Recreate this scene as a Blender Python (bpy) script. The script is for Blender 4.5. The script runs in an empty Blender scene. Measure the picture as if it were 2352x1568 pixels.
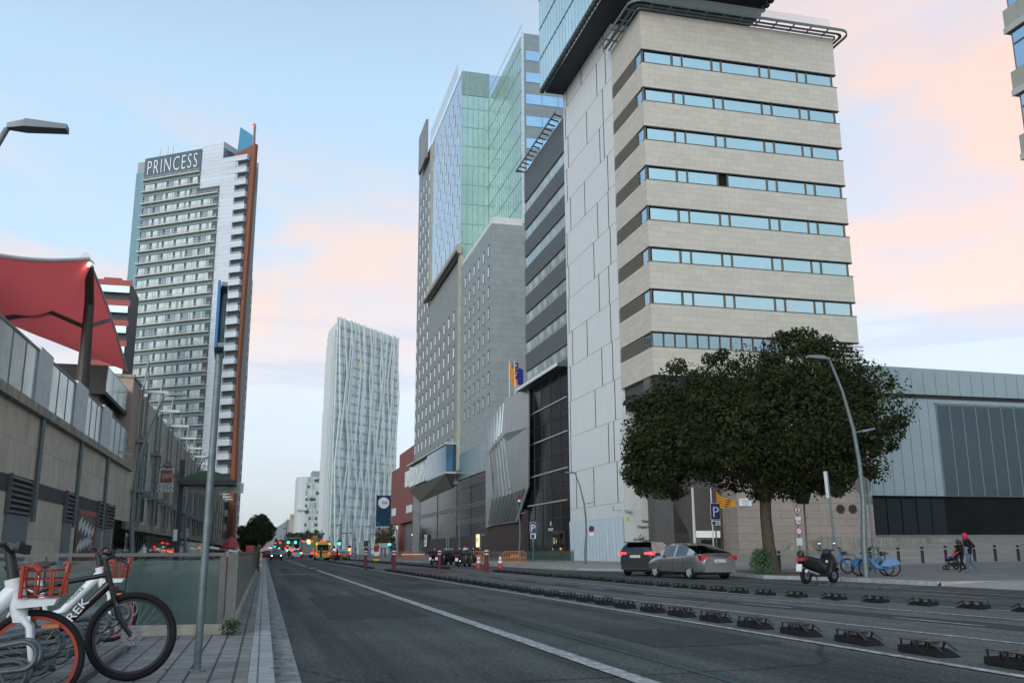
import bpy, bmesh, math, random
import numpy as np
from mathutils import Vector, Matrix
random.seed(7); R=math.radians
S=bpy.context.scene; COL=S.collection
# ---------------- camera ----------------
W,H,F=2352.0,1568.0,2145.0
P,YAW,ROLL=R(12.63),R(14.57),R(0.25)
CAM=Vector((0,0,1.2))
fw=Vector((math.sin(YAW)*math.cos(P),math.cos(YAW)*math.cos(P),math.sin(P)))
r0=Vector((math.cos(YAW),-math.sin(YAW),0)); u0=r0.cross(fw)
up=u0*math.cos(ROLL)+r0*math.sin(ROLL); rt=r0*math.cos(ROLL)-u0*math.sin(ROLL)
cd=bpy.data.cameras.new('camera'); cam=bpy.data.objects.new('camera',cd); COL.objects.link(cam)
cd.sensor_width=36; cd.lens=36*F/W; cd.clip_start=0.1; cd.clip_end=30000
M3=Matrix((rt,up,-fw)).transposed(); cam.matrix_world=Matrix.Translation(CAM)@M3.to_4x4()
S.camera=cam
# ---------------- world / sky ----------------
S.view_settings.view_transform='Standard'; S.view_settings.look='None'; S.view_settings.exposure=0.0; S.view_settings.gamma=1
def s2l(c): return c/12.92 if c<=.04045 else ((c+.055)/1.055)**2.4
def rgb(r,g,b,k=1.0): return (s2l(r/255)*k,s2l(g/255)*k,s2l(b/255)*k,1)
wd=bpy.data.worlds.new('World'); S.world=wd; wd.use_nodes=True
nt=wd.node_tree; nt.nodes.clear(); N=nt.nodes; L=nt.links
def nn(t,**k):
    n=N.new(t)
    for a,b in k.items(): setattr(n,a,b)
    return n
out=nn('ShaderNodeOutputWorld'); add=nn('ShaderNodeAddShader'); bg=nn('ShaderNodeBackground'); bs=nn('ShaderNodeBackground')
sky=nn('ShaderNodeTexSky',sky_type='NISHITA',sun_disc=False,sun_elevation=R(26),sun_rotation=R(215))
bs.inputs[1].default_value=0.05; L.new(sky.outputs[0],bs.inputs[0])
tc=nn('ShaderNodeTexCoord'); sp=nn('ShaderNodeSeparateXYZ'); L.new(tc.outputs['Generated'],sp.inputs[0])
ramp=nn('ShaderNodeValToRGB'); L.new(sp.outputs[2],ramp.inputs[0])
cr=ramp.color_ramp
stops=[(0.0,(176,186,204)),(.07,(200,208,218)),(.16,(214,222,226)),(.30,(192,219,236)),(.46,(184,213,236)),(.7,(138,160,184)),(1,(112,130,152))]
while len(cr.elements)<len(stops): cr.elements.new(.5)
for e,(p,c) in zip(cr.elements,stops): e.position=p; e.color=rgb(*c)
def noise(scale,det,sc,rot=(0,0,0),loc=(0,0,0),dist=0):
    m=nn('ShaderNodeMapping'); m.inputs['Scale'].default_value=sc; m.inputs['Rotation'].default_value=rot; m.inputs['Location'].default_value=loc
    L.new(tc.outputs['Generated'],m.inputs[0]); n=nn('ShaderNodeTexNoise'); n.inputs['Scale'].default_value=scale; n.inputs['Detail'].default_value=det; n.inputs['Roughness'].default_value=.5
    n.inputs['Distortion'].default_value=dist
    L.new(m.outputs[0],n.inputs[0]); return n.outputs[0]
def wmath(op,a,b):
    n=nn('ShaderNodeMath',operation=op)
    for i,v in enumerate((a,b)):
        if v is None: continue
        if hasattr(v,'links'): L.new(v,n.inputs[i])
        else: n.inputs[i].default_value=v
    return n.outputs[0]
def mrange(v,a,b,c=0,d=1,smooth=True):
    n=nn('ShaderNodeMapRange'); n.interpolation_type='SMOOTHSTEP' if smooth else 'LINEAR'
    L.new(v,n.inputs[0])
    for i,x in zip((1,2,3,4),(a,b,c,d)): n.inputs[i].default_value=x
    return n.outputs[0]
def wmix(f,a,colr):
    m=nn('ShaderNodeMix',data_type='RGBA'); L.new(f,m.inputs[0]); L.new(a,m.inputs[6]); m.inputs[7].default_value=colr; return m.outputs[2]
z=sp.outputs[2]
# warm clouds: a low band left, the whole right side
n1=noise(2.6,9,(1,1,2.6),loc=(1.3,.4,.2),dist=.4)
az=mrange(sp.outputs[0],.12,.62)          # right of the street
band=wmath('MULTIPLY',mrange(z,.14,.24),mrange(z,.46,.30))
wide=wmath('MULTIPLY',mrange(z,.15,.24),mrange(z,.85,.50))
amt=wmath('MULTIPLY',wmath('MAXIMUM',wmath('MULTIPLY',band,.85),wmath('MULTIPLY',wide,az)),mrange(sp.outputs[1],-.35,.15))
m1=wmath('MULTIPLY',mrange(n1,.38,.56),amt)
c=wmix(wmath('MULTIPLY',m1,.98),ramp.outputs[0],rgb(255,214,186))
n1b=noise(3.7,8,(1,1,3.0),loc=(4.1,2.4,1.2))
c=wmix(wmath('MULTIPLY',wmath('MULTIPLY',mrange(n1b,.52,.68),amt),.65),c,rgb(222,212,218))
n2=noise(3.1,8,(1,1,9),loc=(0,2,1))
c=wmix(wmath('MULTIPLY',wmath('MULTIPLY',mrange(n2,.5,.64),wmath('MULTIPLY',mrange(z,.02,.06),mrange(z,.30,.16))),.7),c,rgb(196,196,213))
n3=noise(1.9,10,(1,1,3),loc=(7,2,3))
c=wmix(wmath('MULTIPLY',wmath('MULTIPLY',mrange(n3,.5,.68),mrange(z,.28,.42)),.5),c,rgb(236,226,232))
# bright after-sunset glow behind the camera
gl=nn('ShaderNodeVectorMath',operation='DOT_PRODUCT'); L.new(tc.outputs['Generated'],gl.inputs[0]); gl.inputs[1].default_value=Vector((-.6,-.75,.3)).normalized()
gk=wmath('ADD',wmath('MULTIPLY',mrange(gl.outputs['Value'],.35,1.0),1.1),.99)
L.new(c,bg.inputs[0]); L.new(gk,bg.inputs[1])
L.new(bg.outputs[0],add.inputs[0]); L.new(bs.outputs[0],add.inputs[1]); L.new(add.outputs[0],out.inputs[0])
# ---------------- sun ----------------
sl=bpy.data.lights.new('sun','SUN'); sl.energy=1.5; sl.angle=R(40); sl.color=(1,.93,.86)
so=bpy.data.objects.new('sun',sl); COL.objects.link(so); so.rotation_euler=(R(73),0,R(-35))
# ---------------- pixel helpers ----------------
def ray(x,y): return fw+rt*((x-W/2)/F)-up*((y-H/2)/F)
def at(x,y,X=None,Y=None,Z=None,D=None):
    d=ray(x,y)
    if X is not None:t=(X-CAM.x)/d.x
    if Y is not None:t=(Y-CAM.y)/d.y
    if Z is not None:t=(Z-CAM.z)/d.z
    if D is not None:t=D
    return CAM+d*t
def fx(x,y,O,th):                     # point on a vertical face through O with heading th -> (along, z)
    d=ray(x,y); n=Vector((-math.sin(th),math.cos(th),0)); u=Vector((math.cos(th),math.sin(th),0))
    t=(Vector(O)-CAM).dot(n)/d.dot(n); p=CAM+d*t; return (p-Vector(O)).dot(u),p.z
# ---------------- materials ----------------
MATS={}
def mat(name,c,rough=.8,metal=0,var=.12,vs=1.5,spec=.5,joint=None,bump=0,bs=30,trans=0,alpha=1,emit=None,es=1,streak=0,jc=.55,mortar=.012,wave=0,coat=0,island=0,grain=0,track=0):
    """joint=(width,height): panel joints on vertical walls (u=x+y,v=z) ; ('g',w,h) on the ground"""
    if name in MATS: return MATS[name]
    if rough>=.75: spec=min(spec,.12)
    m=bpy.data.materials.new(name); m.use_nodes=True; t=m.node_tree; b=t.nodes['Principled BSDF']; l=t.links; MATS[name]=m
    def new(k,**kw):
        n=t.nodes.new(k)
        for a,v in kw.items(): setattr(n,a,v)
        return n
    b.inputs['Roughness'].default_value=rough; b.inputs['Metallic'].default_value=metal; b.inputs['Specular IOR Level'].default_value=spec
    if coat: b.inputs['Coat Weight'].default_value=coat
    co=new('ShaderNodeTexCoord').outputs['Object']; cur=None
    base=new('ShaderNodeRGB'); base.outputs[0].default_value=(*c[:3],1); cur=base.outputs[0]
    def mul(fac_out,lo,hi,a,b_):
        nonlocal cur
        mr=new('ShaderNodeMapRange'); l.new(fac_out,mr.inputs[0])
        for i,v in zip((1,2,3,4),(a,b_,lo,hi)): mr.inputs[i].default_value=v
        mx=new('ShaderNodeMix',data_type='RGBA',blend_type='MULTIPLY'); mx.inputs[0].default_value=1
        l.new(cur,mx.inputs[6]); l.new(mr.outputs[0],mx.inputs[7]); cur=mx.outputs[2]
    if var:
        n=new('ShaderNodeTexNoise'); n.inputs['Scale'].default_value=vs; n.inputs['Detail'].default_value=6; n.inputs['Roughness'].default_value=.65
        l.new(co,n.inputs[0]); mul(n.outputs[0],1-var,1+var,.32,.68)
    if streak:
        mp=new('ShaderNodeMapping'); mp.inputs['Scale'].default_value=(3,3,.25); l.new(co,mp.inputs[0])
        n=new('ShaderNodeTexNoise'); n.inputs['Scale'].default_value=1.3; n.inputs['Detail'].default_value=5; l.new(mp.outputs[0],n.inputs[0]); mul(n.outputs[0],1-streak,1+streak*.3,.35,.7)
    if grain:
        n=new('ShaderNodeTexNoise'); n.inputs['Scale'].default_value=20; n.inputs['Detail'].default_value=5; n.inputs['Roughness'].default_value=.8; l.new(co,n.inputs[0]); mul(n.outputs[0],1-grain*1.3,1+grain*1.3,.36,.64)
        n=new('ShaderNodeTexVoronoi'); n.inputs['Scale'].default_value=14; l.new(co,n.inputs[0]); mul(n.outputs['Distance'],1+grain*1.2,1,.0,.16)
    if track:
        mp=new('ShaderNodeMapping'); mp.inputs['Scale'].default_value=(1.1,.035,1); l.new(co,mp.inputs[0])
        n=new('ShaderNodeTexNoise'); n.inputs['Scale'].default_value=1.6; n.inputs['Detail'].default_value=5; l.new(mp.outputs[0],n.inputs[0]); mul(n.outputs[0],1-track,1+track,.38,.62)
        n=new('ShaderNodeTexVoronoi',feature='DISTANCE_TO_EDGE'); n.inputs['Scale'].default_value=.16; mp2=new('ShaderNodeMapping'); mp2.inputs['Scale'].default_value=(1,.55,1); nz=new('ShaderNodeTexNoise'); nz.inputs['Scale'].default_value=1.2; nz.inputs['Detail'].default_value=4; l.new(co,nz.inputs[0])
        va=new('ShaderNodeMix',data_type='VECTOR'); va.inputs[0].default_value=.12; l.new(co,mp2.inputs[0]); l.new(mp2.outputs[0],va.inputs[4]); l.new(nz.outputs['Color'],va.inputs[5]); l.new(va.outputs[1],n.inputs[0]); mul(n.outputs['Distance'],.5,1,.0,.006)
    if island:
        g=new('ShaderNodeNewGeometry'); mul(g.outputs['Random Per Island'],1-island,1+island,0,1)
    if joint:
        sx=new('ShaderNodeSeparateXYZ'); l.new(co,sx.inputs[0]); cb=new('ShaderNodeCombineXYZ')
        if joint[0]=='g': w,h=joint[1:]; l.new(sx.outputs[0],cb.inputs[0]); l.new(sx.outputs[1],cb.inputs[1])
        else:
            w,h=joint; ad=new('ShaderNodeMath',operation='ADD'); l.new(sx.outputs[0],ad.inputs[0]); l.new(sx.outputs[1],ad.inputs[1]); l.new(ad.outputs[0],cb.inputs[0]); l.new(sx.outputs[2],cb.inputs[1])
        br=new('ShaderNodeTexBrick'); br.inputs['Scale'].default_value=1; br.inputs['Brick Width'].default_value=w; br.inputs['Row Height'].default_value=h
        br.inputs['Mortar Size'].default_value=mortar; br.inputs['Mortar Smooth'].default_value=.3; br.offset=.5 if joint[0]!='g' else 0; br.inputs['Bias'].default_value=0
        br.inputs['Color1'].default_value=(.95,.95,.95,1); br.inputs['Color2'].default_value=(1.06,1.06,1.06,1); br.inputs['Mortar'].default_value=(jc,jc,jc,1)
        l.new(cb.outputs[0],br.inputs['Vector'])
        mx=new('ShaderNodeMix',data_type='RGBA',blend_type='MULTIPLY'); mx.inputs[0].default_value=1; l.new(cur,mx.inputs[6]); l.new(br.outputs[0],mx.inputs[7]); cur=mx.outputs[2]
    l.new(cur,b.inputs['Base Color'])
    if bump or wave:
        n=new('ShaderNodeTexNoise'); n.inputs['Scale'].default_value=bs; n.inputs['Detail'].default_value=3; l.new(co,n.inputs[0])
        bp=new('ShaderNodeBump'); bp.inputs['Strength'].default_value=bump or wave; bp.inputs['Distance'].default_value=.02 if bump else .35; l.new(n.outputs[0],bp.inputs['Height']); l.new(bp.outputs[0],b.inputs['Normal'])
    if emit: b.inputs['Emission Color'].default_value=emit; b.inputs['Emission Strength'].default_value=es
    if alpha<1: b.inputs['Alpha'].default_value=alpha
    return m
def metal(name,c,rough=.12,wave=0,bs=.6): return mat(name,c,rough,1,var=.05,vs=.3,wave=wave,bs=bs)
asphalt=mat('asphalt',(.064,.072,.067),.85,var=.22,vs=.4,bump=.6,bs=60,grain=.5,track=.28)
asphalt2=mat('asphalt_cycle',(.105,.112,.106),.9,var=.2,vs=.6,bump=.5,bs=60,grain=.4,track=.15)
darkstrip=mat('dark_strip',(.05,.05,.06),.85,var=.15)
redlane=mat('red_lane',(.10,.05,.052),.85,var=.25)
whitep=mat('road_paint',(.30,.31,.31),.75,var=.5,vs=6,grain=.3)
bluep=mat('blue_chalk',(.05,.09,.11),.8,var=.3,vs=8)
slab=mat('paving_slab',(.21,.208,.195),.85,var=.25,vs=2,joint=('g',.2,.4),mortar=.014,jc=.35,bump=.2)
kerbm=mat('kerb_stone',(.31,.325,.32),.85,var=.2,vs=3,joint=('g',9,1.0),mortar=.01,jc=.4)
gutm=mat('gutter_concrete',(.24,.245,.235),.9,var=.45,vs=5,joint=('g',9,1.0),jc=.5)
pavem=mat('grey_pavement',(.16,.166,.164),.88,var=.22,vs=.5,bump=.2)
plazam=mat('tan_plaza',(.26,.24,.205),.9,var=.2,vs=.35,joint=('g',3,1.5),jc=.85)
concrete=mat('concrete',(.34,.32,.27),.9,var=.3,vs=1.2,streak=.3)
earth=mat('earth',(.09,.08,.055),.95,var=.4,vs=6)
galv=mat('galvanised_steel',(.115,.15,.155),.5,.4,var=.25,vs=9)
greysteel=mat('grey_steel',(.16,.18,.19),.5,.4,var=.15)
darksteel=mat('dark_steel',(.03,.03,.032),.45,.3,var=.1)
black=mat('black_plastic',(.012,.012,.013),.5,var=.15)
rubber=mat('rubber',(.014,.014,.015),.8,spec=.2,var=.2,vs=5)
white=mat('white_paint',(.62,.65,.66),.45,var=.06)
offwhite=mat('off_white',(.55,.57,.56),.6,var=.08)
stone=mat('beige_stone',(.44,.42,.365),.75,var=.04,vs=2.5,joint=(1.18,.52),mortar=.014,jc=.72)
whitewall=mat('white_precast',(.54,.575,.57),.7,var=.025,vs=.8,streak=.05)
whitefront=mat('white_precast_front',(.50,.54,.53),.75,var=.07,vs=.9,joint=(9,3.66),jc=.7)
hoard=mat('pale_blue_metal',(.47,.57,.61),.6,var=.06,streak=.08)
tanstone=mat('pink_stone',(.27,.235,.205),.8,var=.1,vs=3,joint=(2.4,.62),mortar=.02,jc=.6)
bronze=mat('bronze_frame',(.11,.095,.07),.5,.3,var=.1)
dkframe=mat('dark_frame',(.02,.02,.022),.5,var=0)
skyglass=metal('sky_glass',(.54,.655,.64),.04)
skyglass2=metal('sky_glass_grey',(.30,.38,.40),.06,wave=.06)
blueglass=metal('blue_glass',(.36,.50,.62),.06,wave=.03)
greenglass=mat('green_glass',(.31,.45,.42),.22,.5,var=.10,vs=.25)
tealglass=mat('teal_glass',(.13,.24,.25),.12,.5,var=.10,vs=.3)
darkglass=mat('black_glass',(.010,.011,.013),.12,0,var=.3,vs=.25,wave=.04,bs=.5,spec=.08)
darkpanel=mat('dark_grey_panel',(.058,.070,.074),.55,.1,var=.14,vs=1.2,joint=(3.0,.45),jc=.8)
greypanel=mat('grey_metal_panel',(.215,.24,.235),.6,.15,var=.10,vs=.6,joint=(4.2,.95),mortar=.03,jc=.7)
greypanel2=mat('blue_grey_panel',(.235,.275,.275),.6,.15,var=.10,vs=.6,joint=(3.4,.95),mortar=.03,jc=.72)
pinkmetal=metal('reflective_panel',(.40,.45,.52),.16,wave=.03,bs=.3)
pilast=mat('olive_column',(.33,.33,.26),.7,var=.1,joint=(9,1.6),mortar=.03)
perf=mat('perforated_aluminium',(.36,.39,.39),.38,.75,var=.07,streak=.18)
redpanel=mat('red_panel',(.19,.048,.038),.65,var=.12,joint=(3,6),jc=.8)
hallm=mat('grey_zinc',(.27,.335,.35),.55,.3,var=.06,vs=.4)
hallg=metal('hall_glass',(.075,.10,.11),.2,wave=.12)
lattice=mat('white_lattice',(.66,.72,.70),.5,var=.04)
paleglass=mat('pale_glass',(.50,.60,.60),.2,.4,var=.18,vs=.12)
tealsp=mat('teal_spandrel',(.15,.225,.22),.35,.2,var=.12)
pwhite=mat('white_cladding',(.47,.52,.56),.6,var=.05,joint=(30,1.0),jc=.75,mortar=.05)
balus=mat('balustrade',(.42,.44,.40),.6,var=.1)
orange=mat('orange_blade',(.17,.055,.02),.65,var=.1)
bluefin=mat('blue_fin',(.03,.19,.31),.5,var=.1)
signblue=mat('sign_slate',(.06,.095,.12),.6,var=.08)
mallwall=mat('mall_stone',(.52,.47,.39),.85,var=.14,vs=.8,joint=(1.1,1.75),mortar=.018,jc=.72,streak=.10)
mallglass=metal('shop_glass',(.15,.165,.16),.025)
louvm=mat('louvre_slats',(.10,.105,.105),.6,.2,var=.1)
darkband=mat('dark_band',(.04,.04,.042),.6,var=.1)
doorm=mat('grey_door',(.16,.18,.20),.6,.2,var=.08)
sailred=mat('red_sail',(.42,.09,.095),.75,var=.10,vs=.5)
brown=mat('brown_mast',(.035,.025,.02),.45,.3,var=.1)
fglass=mat('fence_glass',(.075,.125,.112),.1,0,var=.25,vs=1.2,alpha=.42,spec=.8)
clearg=mat('clear_glass',(.45,.52,.52),.05,0,var=0,alpha=.35)
navyb=mat('navy_banner',(.012,.045,.085),.8,var=.12)
orangepl=mat('orange_plastic',(.40,.12,.02),.5,var=.1)
red=mat('red_plastic',(.30,.03,.02),.45,var=.1)
redorange=mat('orange_red_paint',(.30,.032,.014),.5,var=.06)
sharewhite=mat('bike_white',(.55,.58,.60),.35,var=.04)
bikeblack=mat('bike_black',(.010,.010,.011),.3,var=.1,spec=.4)
chrome=metal('chrome',(.6,.6,.62),.15)
bikeblue=mat('bike_blue',(.012,.11,.27),.4,var=.1)
rackm=mat('rack_steel',(.085,.10,.105),.5,.5,var=.2,vs=8)
silverp=mat('silver_car_paint',(.36,.37,.365),.24,.8,var=.03,coat=.6)
suvp=mat('dark_car_paint',(.035,.045,.052),.25,.5,var=.03,coat=.7)
carglass=metal('car_glass',(.10,.12,.125),.05)
signnavy=mat('sign_blue',(.012,.03,.12),.5,var=.05)
signred=mat('sign_red',(.38,.03,.035),.5,var=.05)
bollred=mat('bollard_red',(.10,.018,.018),.6,var=.1)
yellow=mat('yellow_paint',(.55,.42,.03),.5,var=.08)
vanyellow=mat('van_yellow',(.34,.37,.05),.4,var=.05)
denim=mat('denim',(.07,.12,.17),.9,var=.2,vs=8)
coat=mat('black_cloth',(.012,.013,.014),.9,var=.2,vs=8)
pinkc=mat('pink_cloth',(.55,.03,.08),.9,var=.15,vs=12)
greyc=mat('grey_cloth',(.16,.19,.23),.9,var=.2,vs=9)
skin=mat('skin',(.35,.20,.14),.6,var=.05)
hairm=mat('brown_hair',(.03,.015,.01),.7,var=.2,vs=20)
bluec=mat('blue_cloth',(.015,.07,.28),.9,var=.2)
hillm=mat('hill',(.09,.11,.13),1,var=.15,vs=.002)
bark=mat('bark',(.07,.06,.045),.95,var=.35,vs=9,bump=.6,bs=20)
leafm=mat('leaves',(.021,.030,.011),.95,spec=.1,var=.38,vs=.7,island=.28)
leafy=mat('yellow_leaves',(.075,.06,.018),.7,var=.3,vs=.8,island=.5)
leafd=mat('dark_leaves',(.024,.033,.014),.95,spec=.15,var=.3,vs=.6,island=.45)
def glow(name,c,e): return mat(name,c,.4,emit=(*c[:3],1),es=e,var=0)
gr=glow('lamp_red',(1,.03,.02),3.2); gg=glow('lamp_green',(.05,1,.55),3); ga=glow('lamp_amber',(1,.42,.08),3); gw=glow('lamp_white',(1,.93,.75),9); gwarm=glow('warm_light',(1,.62,.2),1.1)
dimred=glow('brake_red',(1,.04,.05),1.6); tailred=mat('tail_lens',(.30,.01,.015),.2,var=0); litwin=mat('lit_window',(.6,.5,.36),.4,emit=(1,.75,.45,1),es=.12,var=0)
_t=sailred.node_tree; _tr=_t.nodes.new('ShaderNodeBsdfTranslucent'); _tr.inputs[0].default_value=(.58,.10,.10,1); _mx=_t.nodes.new('ShaderNodeMixShader'); _mx.inputs[0].default_value=.5
_t.links.new(_t.nodes['Principled BSDF'].outputs[0],_mx.inputs[1]); _t.links.new(_tr.outputs[0],_mx.inputs[2]); _t.links.new(_mx.outputs[0],_t.nodes['Material Output'].inputs[0])
# ---------------- mesh helpers ----------------
class MB:
    def __init__(s): s.v=[]; s.f=[]; s.m=[]; s.mi=0
    def add(s,v,f):
        o=len(s.v); s.v+= [tuple(p) for p in v]; s.f+=[tuple(i+o for i in q) for q in f]; s.m+=[s.mi]*len(f); return s
    def box(s,x0,x1,y0,y1,z0,z1):
        v=[(x,y,z) for z in(z0,z1) for y in(y0,y1) for x in(x0,x1)]
        return s.add(v,[(0,2,3,1),(4,5,7,6),(0,1,5,4),(2,6,7,3),(0,4,6,2),(1,3,7,5)])
    def hexa(s,pts):   # 8 points: bottom 4 ccw, top 4 ccw
        return s.add(pts,[(3,2,1,0),(4,5,6,7),(0,1,5,4),(1,2,6,5),(2,3,7,6),(3,0,4,7)])
    def obox(s,p0,p1,w,h,upv=(0,0,1)):
        p0,p1=Vector(p0),Vector(p1); d=(p1-p0).normalized(); a=d.cross(Vector(upv))
        if a.length<1e-4: a=d.cross(Vector((1,0,0)))
        a.normalize(); b=a.cross(d)
        pts=[p+a*(i*w/2)+b*(j*h/2) for p in(p0,p1) for i,j in((-1,-1),(1,-1),(1,1),(-1,1))]
        return s.add(pts,[(3,2,1,0),(4,5,6,7),(0,1,5,4),(1,2,6,5),(2,3,7,6),(3,0,4,7)])
    def tube(s,pts,r,n=8,closed=False):
        pts=[Vector(p) for p in pts]; rs=r if isinstance(r,(list,tuple)) else [r]*len(pts); o=len(s.v); k=len(pts); a=None
        for i,p in enumerate(pts):
            if closed: d=pts[(i+1)%k]-pts[i-1]
            else: d=pts[min(i+1,k-1)]-pts[max(i-1,0)]
            d.normalize()
            if a is None:
                a=d.cross(Vector((0,0,1)))
                if a.length<1e-3: a=d.cross(Vector((1,0,0)))
            a=(a-d*a.dot(d)).normalized(); b=d.cross(a)
            for j in range(n):
                t=2*math.pi*j/n; s.v.append(tuple(p+a*(rs[i]*math.cos(t))+b*(rs[i]*math.sin(t))))
        fs=[]
        for i in range(k if closed else k-1):
            i2=(i+1)%k
            for j in range(n): fs.append((o+i*n+j,o+i*n+(j+1)%n,o+i2*n+(j+1)%n,o+i2*n+j))
        if not closed: fs+=[tuple(o+j for j in range(n))[::-1],tuple(o+(k-1)*n+j for j in range(n))]
        s.f+=fs; s.m+=[s.mi]*len(fs); return s
    def cyl(s,p0,p1,r0,r1=None,n=12): return s.tube([p0,p1],[r0,r0 if r1 is None else r1],n)
    def prism(s,poly,axis,a,b,taper=None):
        """poly 2D extruded along axis between a and b. x:(y,z) y:(x,z) z:(x,y); taper: rounded sides"""
        def P3(p,t): return (t,p[0],p[1]) if axis=='x' else (p[0],t,p[1]) if axis=='y' else (p[0],p[1],t)
        n=len(poly); lay=[(a,1),(b,1)]
        if taper:
            d=(b-a); lay=[(a,taper),(a+d*.12,1-(1-taper)*.3),(a+d*.3,1),(b-d*.3,1),(b-d*.12,1-(1-taper)*.3),(b,taper)]
        cx=sum(p[0] for p in poly)/n; cy=sum(p[1] for p in poly)/n; v=[]
        for t,k in lay: v+=[P3((cx+(p[0]-cx)*k,cy+(p[1]-cy)*k),t) for p in poly]
        f=[tuple(range(n))[::-1],tuple((len(lay)-1)*n+i for i in range(n))]
        for q in range(len(lay)-1):
            for i in range(n): f.append((q*n+i,q*n+(i+1)%n,(q+1)*n+(i+1)%n,(q+1)*n+i))
        return s.add(v,f)
    def lathe(s,prof,axis='z',c=(0,0,0),n=24,closed=False):
        o=len(s.v); k=len(prof)
        for i in range(n):
            t=2*math.pi*i/n; ct,st=math.cos(t),math.sin(t)
            for r,h in prof:
                q={'z':(r*ct,r*st,h),'y':(r*ct,h,r*st),'x':(h,r*ct,r*st)}[axis]; s.v.append((c[0]+q[0],c[1]+q[1],c[2]+q[2]))
        fs=[]
        for i in range(n):
            i2=(i+1)%n
            for j in range(k if closed else k-1):
                j2=(j+1)%k; fs.append((o+i*k+j,o+i*k+j2,o+i2*k+j2,o+i2*k+j))
        s.f+=fs; s.m+=[s.mi]*len(fs); return s
    def ball(s,c,r,n=10,sz=1):
        pr=[(max(1e-4,r*math.sin(math.pi*i/n)),-r*sz*math.cos(math.pi*i/n)) for i in range(n+1)]
        return s.lathe(pr,'z',c,max(8,n+2))
    def build(s,name,m,parent=None,off=(0,0,0),smooth=0):
        me=bpy.data.meshes.new(name); o=Vector(off)
        me.from_pydata([tuple(Vector(v)-o) for v in s.v] if o.length else s.v,[],s.f)
        ms=m if isinstance(m,(list,tuple)) else [m]
        for q in ms: me.materials.append(q)
        if len(ms)>1: me.polygons.foreach_set('material_index',s.m)
        bm=bmesh.new(); bm.from_mesh(me); bmesh.ops.recalc_face_normals(bm,faces=bm.faces); bm.to_mesh(me); bm.free()
        if smooth:
            me.polygons.foreach_set('use_smooth',[True]*len(me.polygons)); me.set_sharp_from_angle(angle=R(smooth))
        me.update(); ob=bpy.data.objects.new(name,me); COL.objects.link(ob)
        if parent: ob.parent=parent
        return ob
def tag(o,label=None,cat=None,group=None,kind=None):
    if label:o['label']=label
    if cat:o['category']=cat
    if group:o['group']=group
    if kind:o['kind']=kind
    return o
def thing(name,label,cat,loc=(0,0,0),rz=0,group=None):
    o=bpy.data.objects.new(name,None); COL.objects.link(o); o.empty_display_size=.3
    o.location=loc; o.rotation_euler=(0,0,rz); return tag(o,label,cat,group)
def dup(root,loc,rz=None,label=None,group=None,sc=None,cat=None):
    def cp(o,par):
        c=o.copy(); COL.objects.link(c)
        if par: c.parent=par
        for ch in list(o.children): cp(ch,c)
        return c
    r=cp(root,None); r.location=loc
    if rz is not None: r.rotation_euler=(0,0,rz)
    if sc: r.scale=(sc,sc,sc)
    return tag(r,label,cat,group)
def shared(name,me,parent,loc,rz=0,label=None):
    o=bpy.data.objects.new(name,me); COL.objects.link(o); o.parent=parent; o.location=loc; o.rotation_euler=(0,0,rz)
    if label:o['label']=label
    return o
def boxmesh(name,w,d,h,m,frame=None):
    b=MB(); b.box(-w/2,w/2,0,d,0,h); o=b.build(name,m); me=o.data; bpy.data.objects.remove(o); return me
def text(s,size,ext,m,parent,loc,rot=(R(90),0,0),sx=1,name='lettering',align='CENTER',sc=1,ofs=0):
    cu=bpy.data.curves.new(name,'FONT'); cu.body=s; cu.size=size; cu.extrude=ext; cu.align_x=align; cu.space_character=sc; cu.offset=ofs; cu.resolution_u=3
    o=bpy.data.objects.new(name,cu); COL.objects.link(o)
    dg=bpy.context.evaluated_depsgraph_get(); me=bpy.data.meshes.new_from_object(o.evaluated_get(dg)); bpy.data.objects.remove(o)
    me.materials.clear(); me.materials.append(m); o=bpy.data.objects.new(name,me); COL.objects.link(o); o.parent=parent; o.location=loc; o.rotation_euler=rot; o.scale=(sx,1,1); return o
ORD='nearest second third fourth fifth sixth seventh eighth ninth tenth eleventh twelfth thirteenth fourteenth fifteenth sixteenth seventeenth eighteenth nineteenth'.split()
TENS={2:('twentieth','twenty'),3:('thirtieth','thirty'),4:('fortieth','forty'),5:('fiftieth','fifty'),6:('sixtieth','sixty'),7:('seventieth','seventy'),8:('eightieth','eighty'),9:('ninetieth','ninety')}
def ordw(i):
    if i<19: return ORD[i]
    n=i+1; t,u=divmod(n,10)
    if t>9: return '%dth'%n
    return TENS[t][0] if u==0 else TENS[t][1]+'-'+(['first']+ORD[1:])[u-1]
# =====================================================================  GROUND
def struct(name,mb,m): return tag(mb.build(name,m),kind='structure')
def kx0(r): return 21.4
g=MB(); ZG=-.06
for x0,x1,y0,y1 in((-6000,-9.2,-60,9000),(-.6,6000,-60,9000),(-9.2,-.6,-60,13.45),(-9.2,-.6,62,9000)): g.add([(x0,y0,ZG),(x1,y0,ZG),(x1,y1,ZG),(x0,y1,ZG)],[(0,1,2,3)])
struct('ground',g,mat('ground_paving',(.15,.15,.145),.9,var=.2,vs=.2))
def sheet(name,x0,x1,y0,y1,z,m): return struct(name,MB().add([(x0,y0,z),(x1,y0,z),(x1,y1,z),(x0,y1,z)],[(0,1,2,3)]),m)
sheet('road',.38,26,-20,900,0,asphalt)
struct('cycle_lane',MB().add([(7.12,-20,.004),(18,-20,.004),(14.6,14,.004),(12.9,24,.004),(12.9,190,.004),(7.12,190,.004)],[(0,1,2,3,4,5)]),asphalt2)
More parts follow.
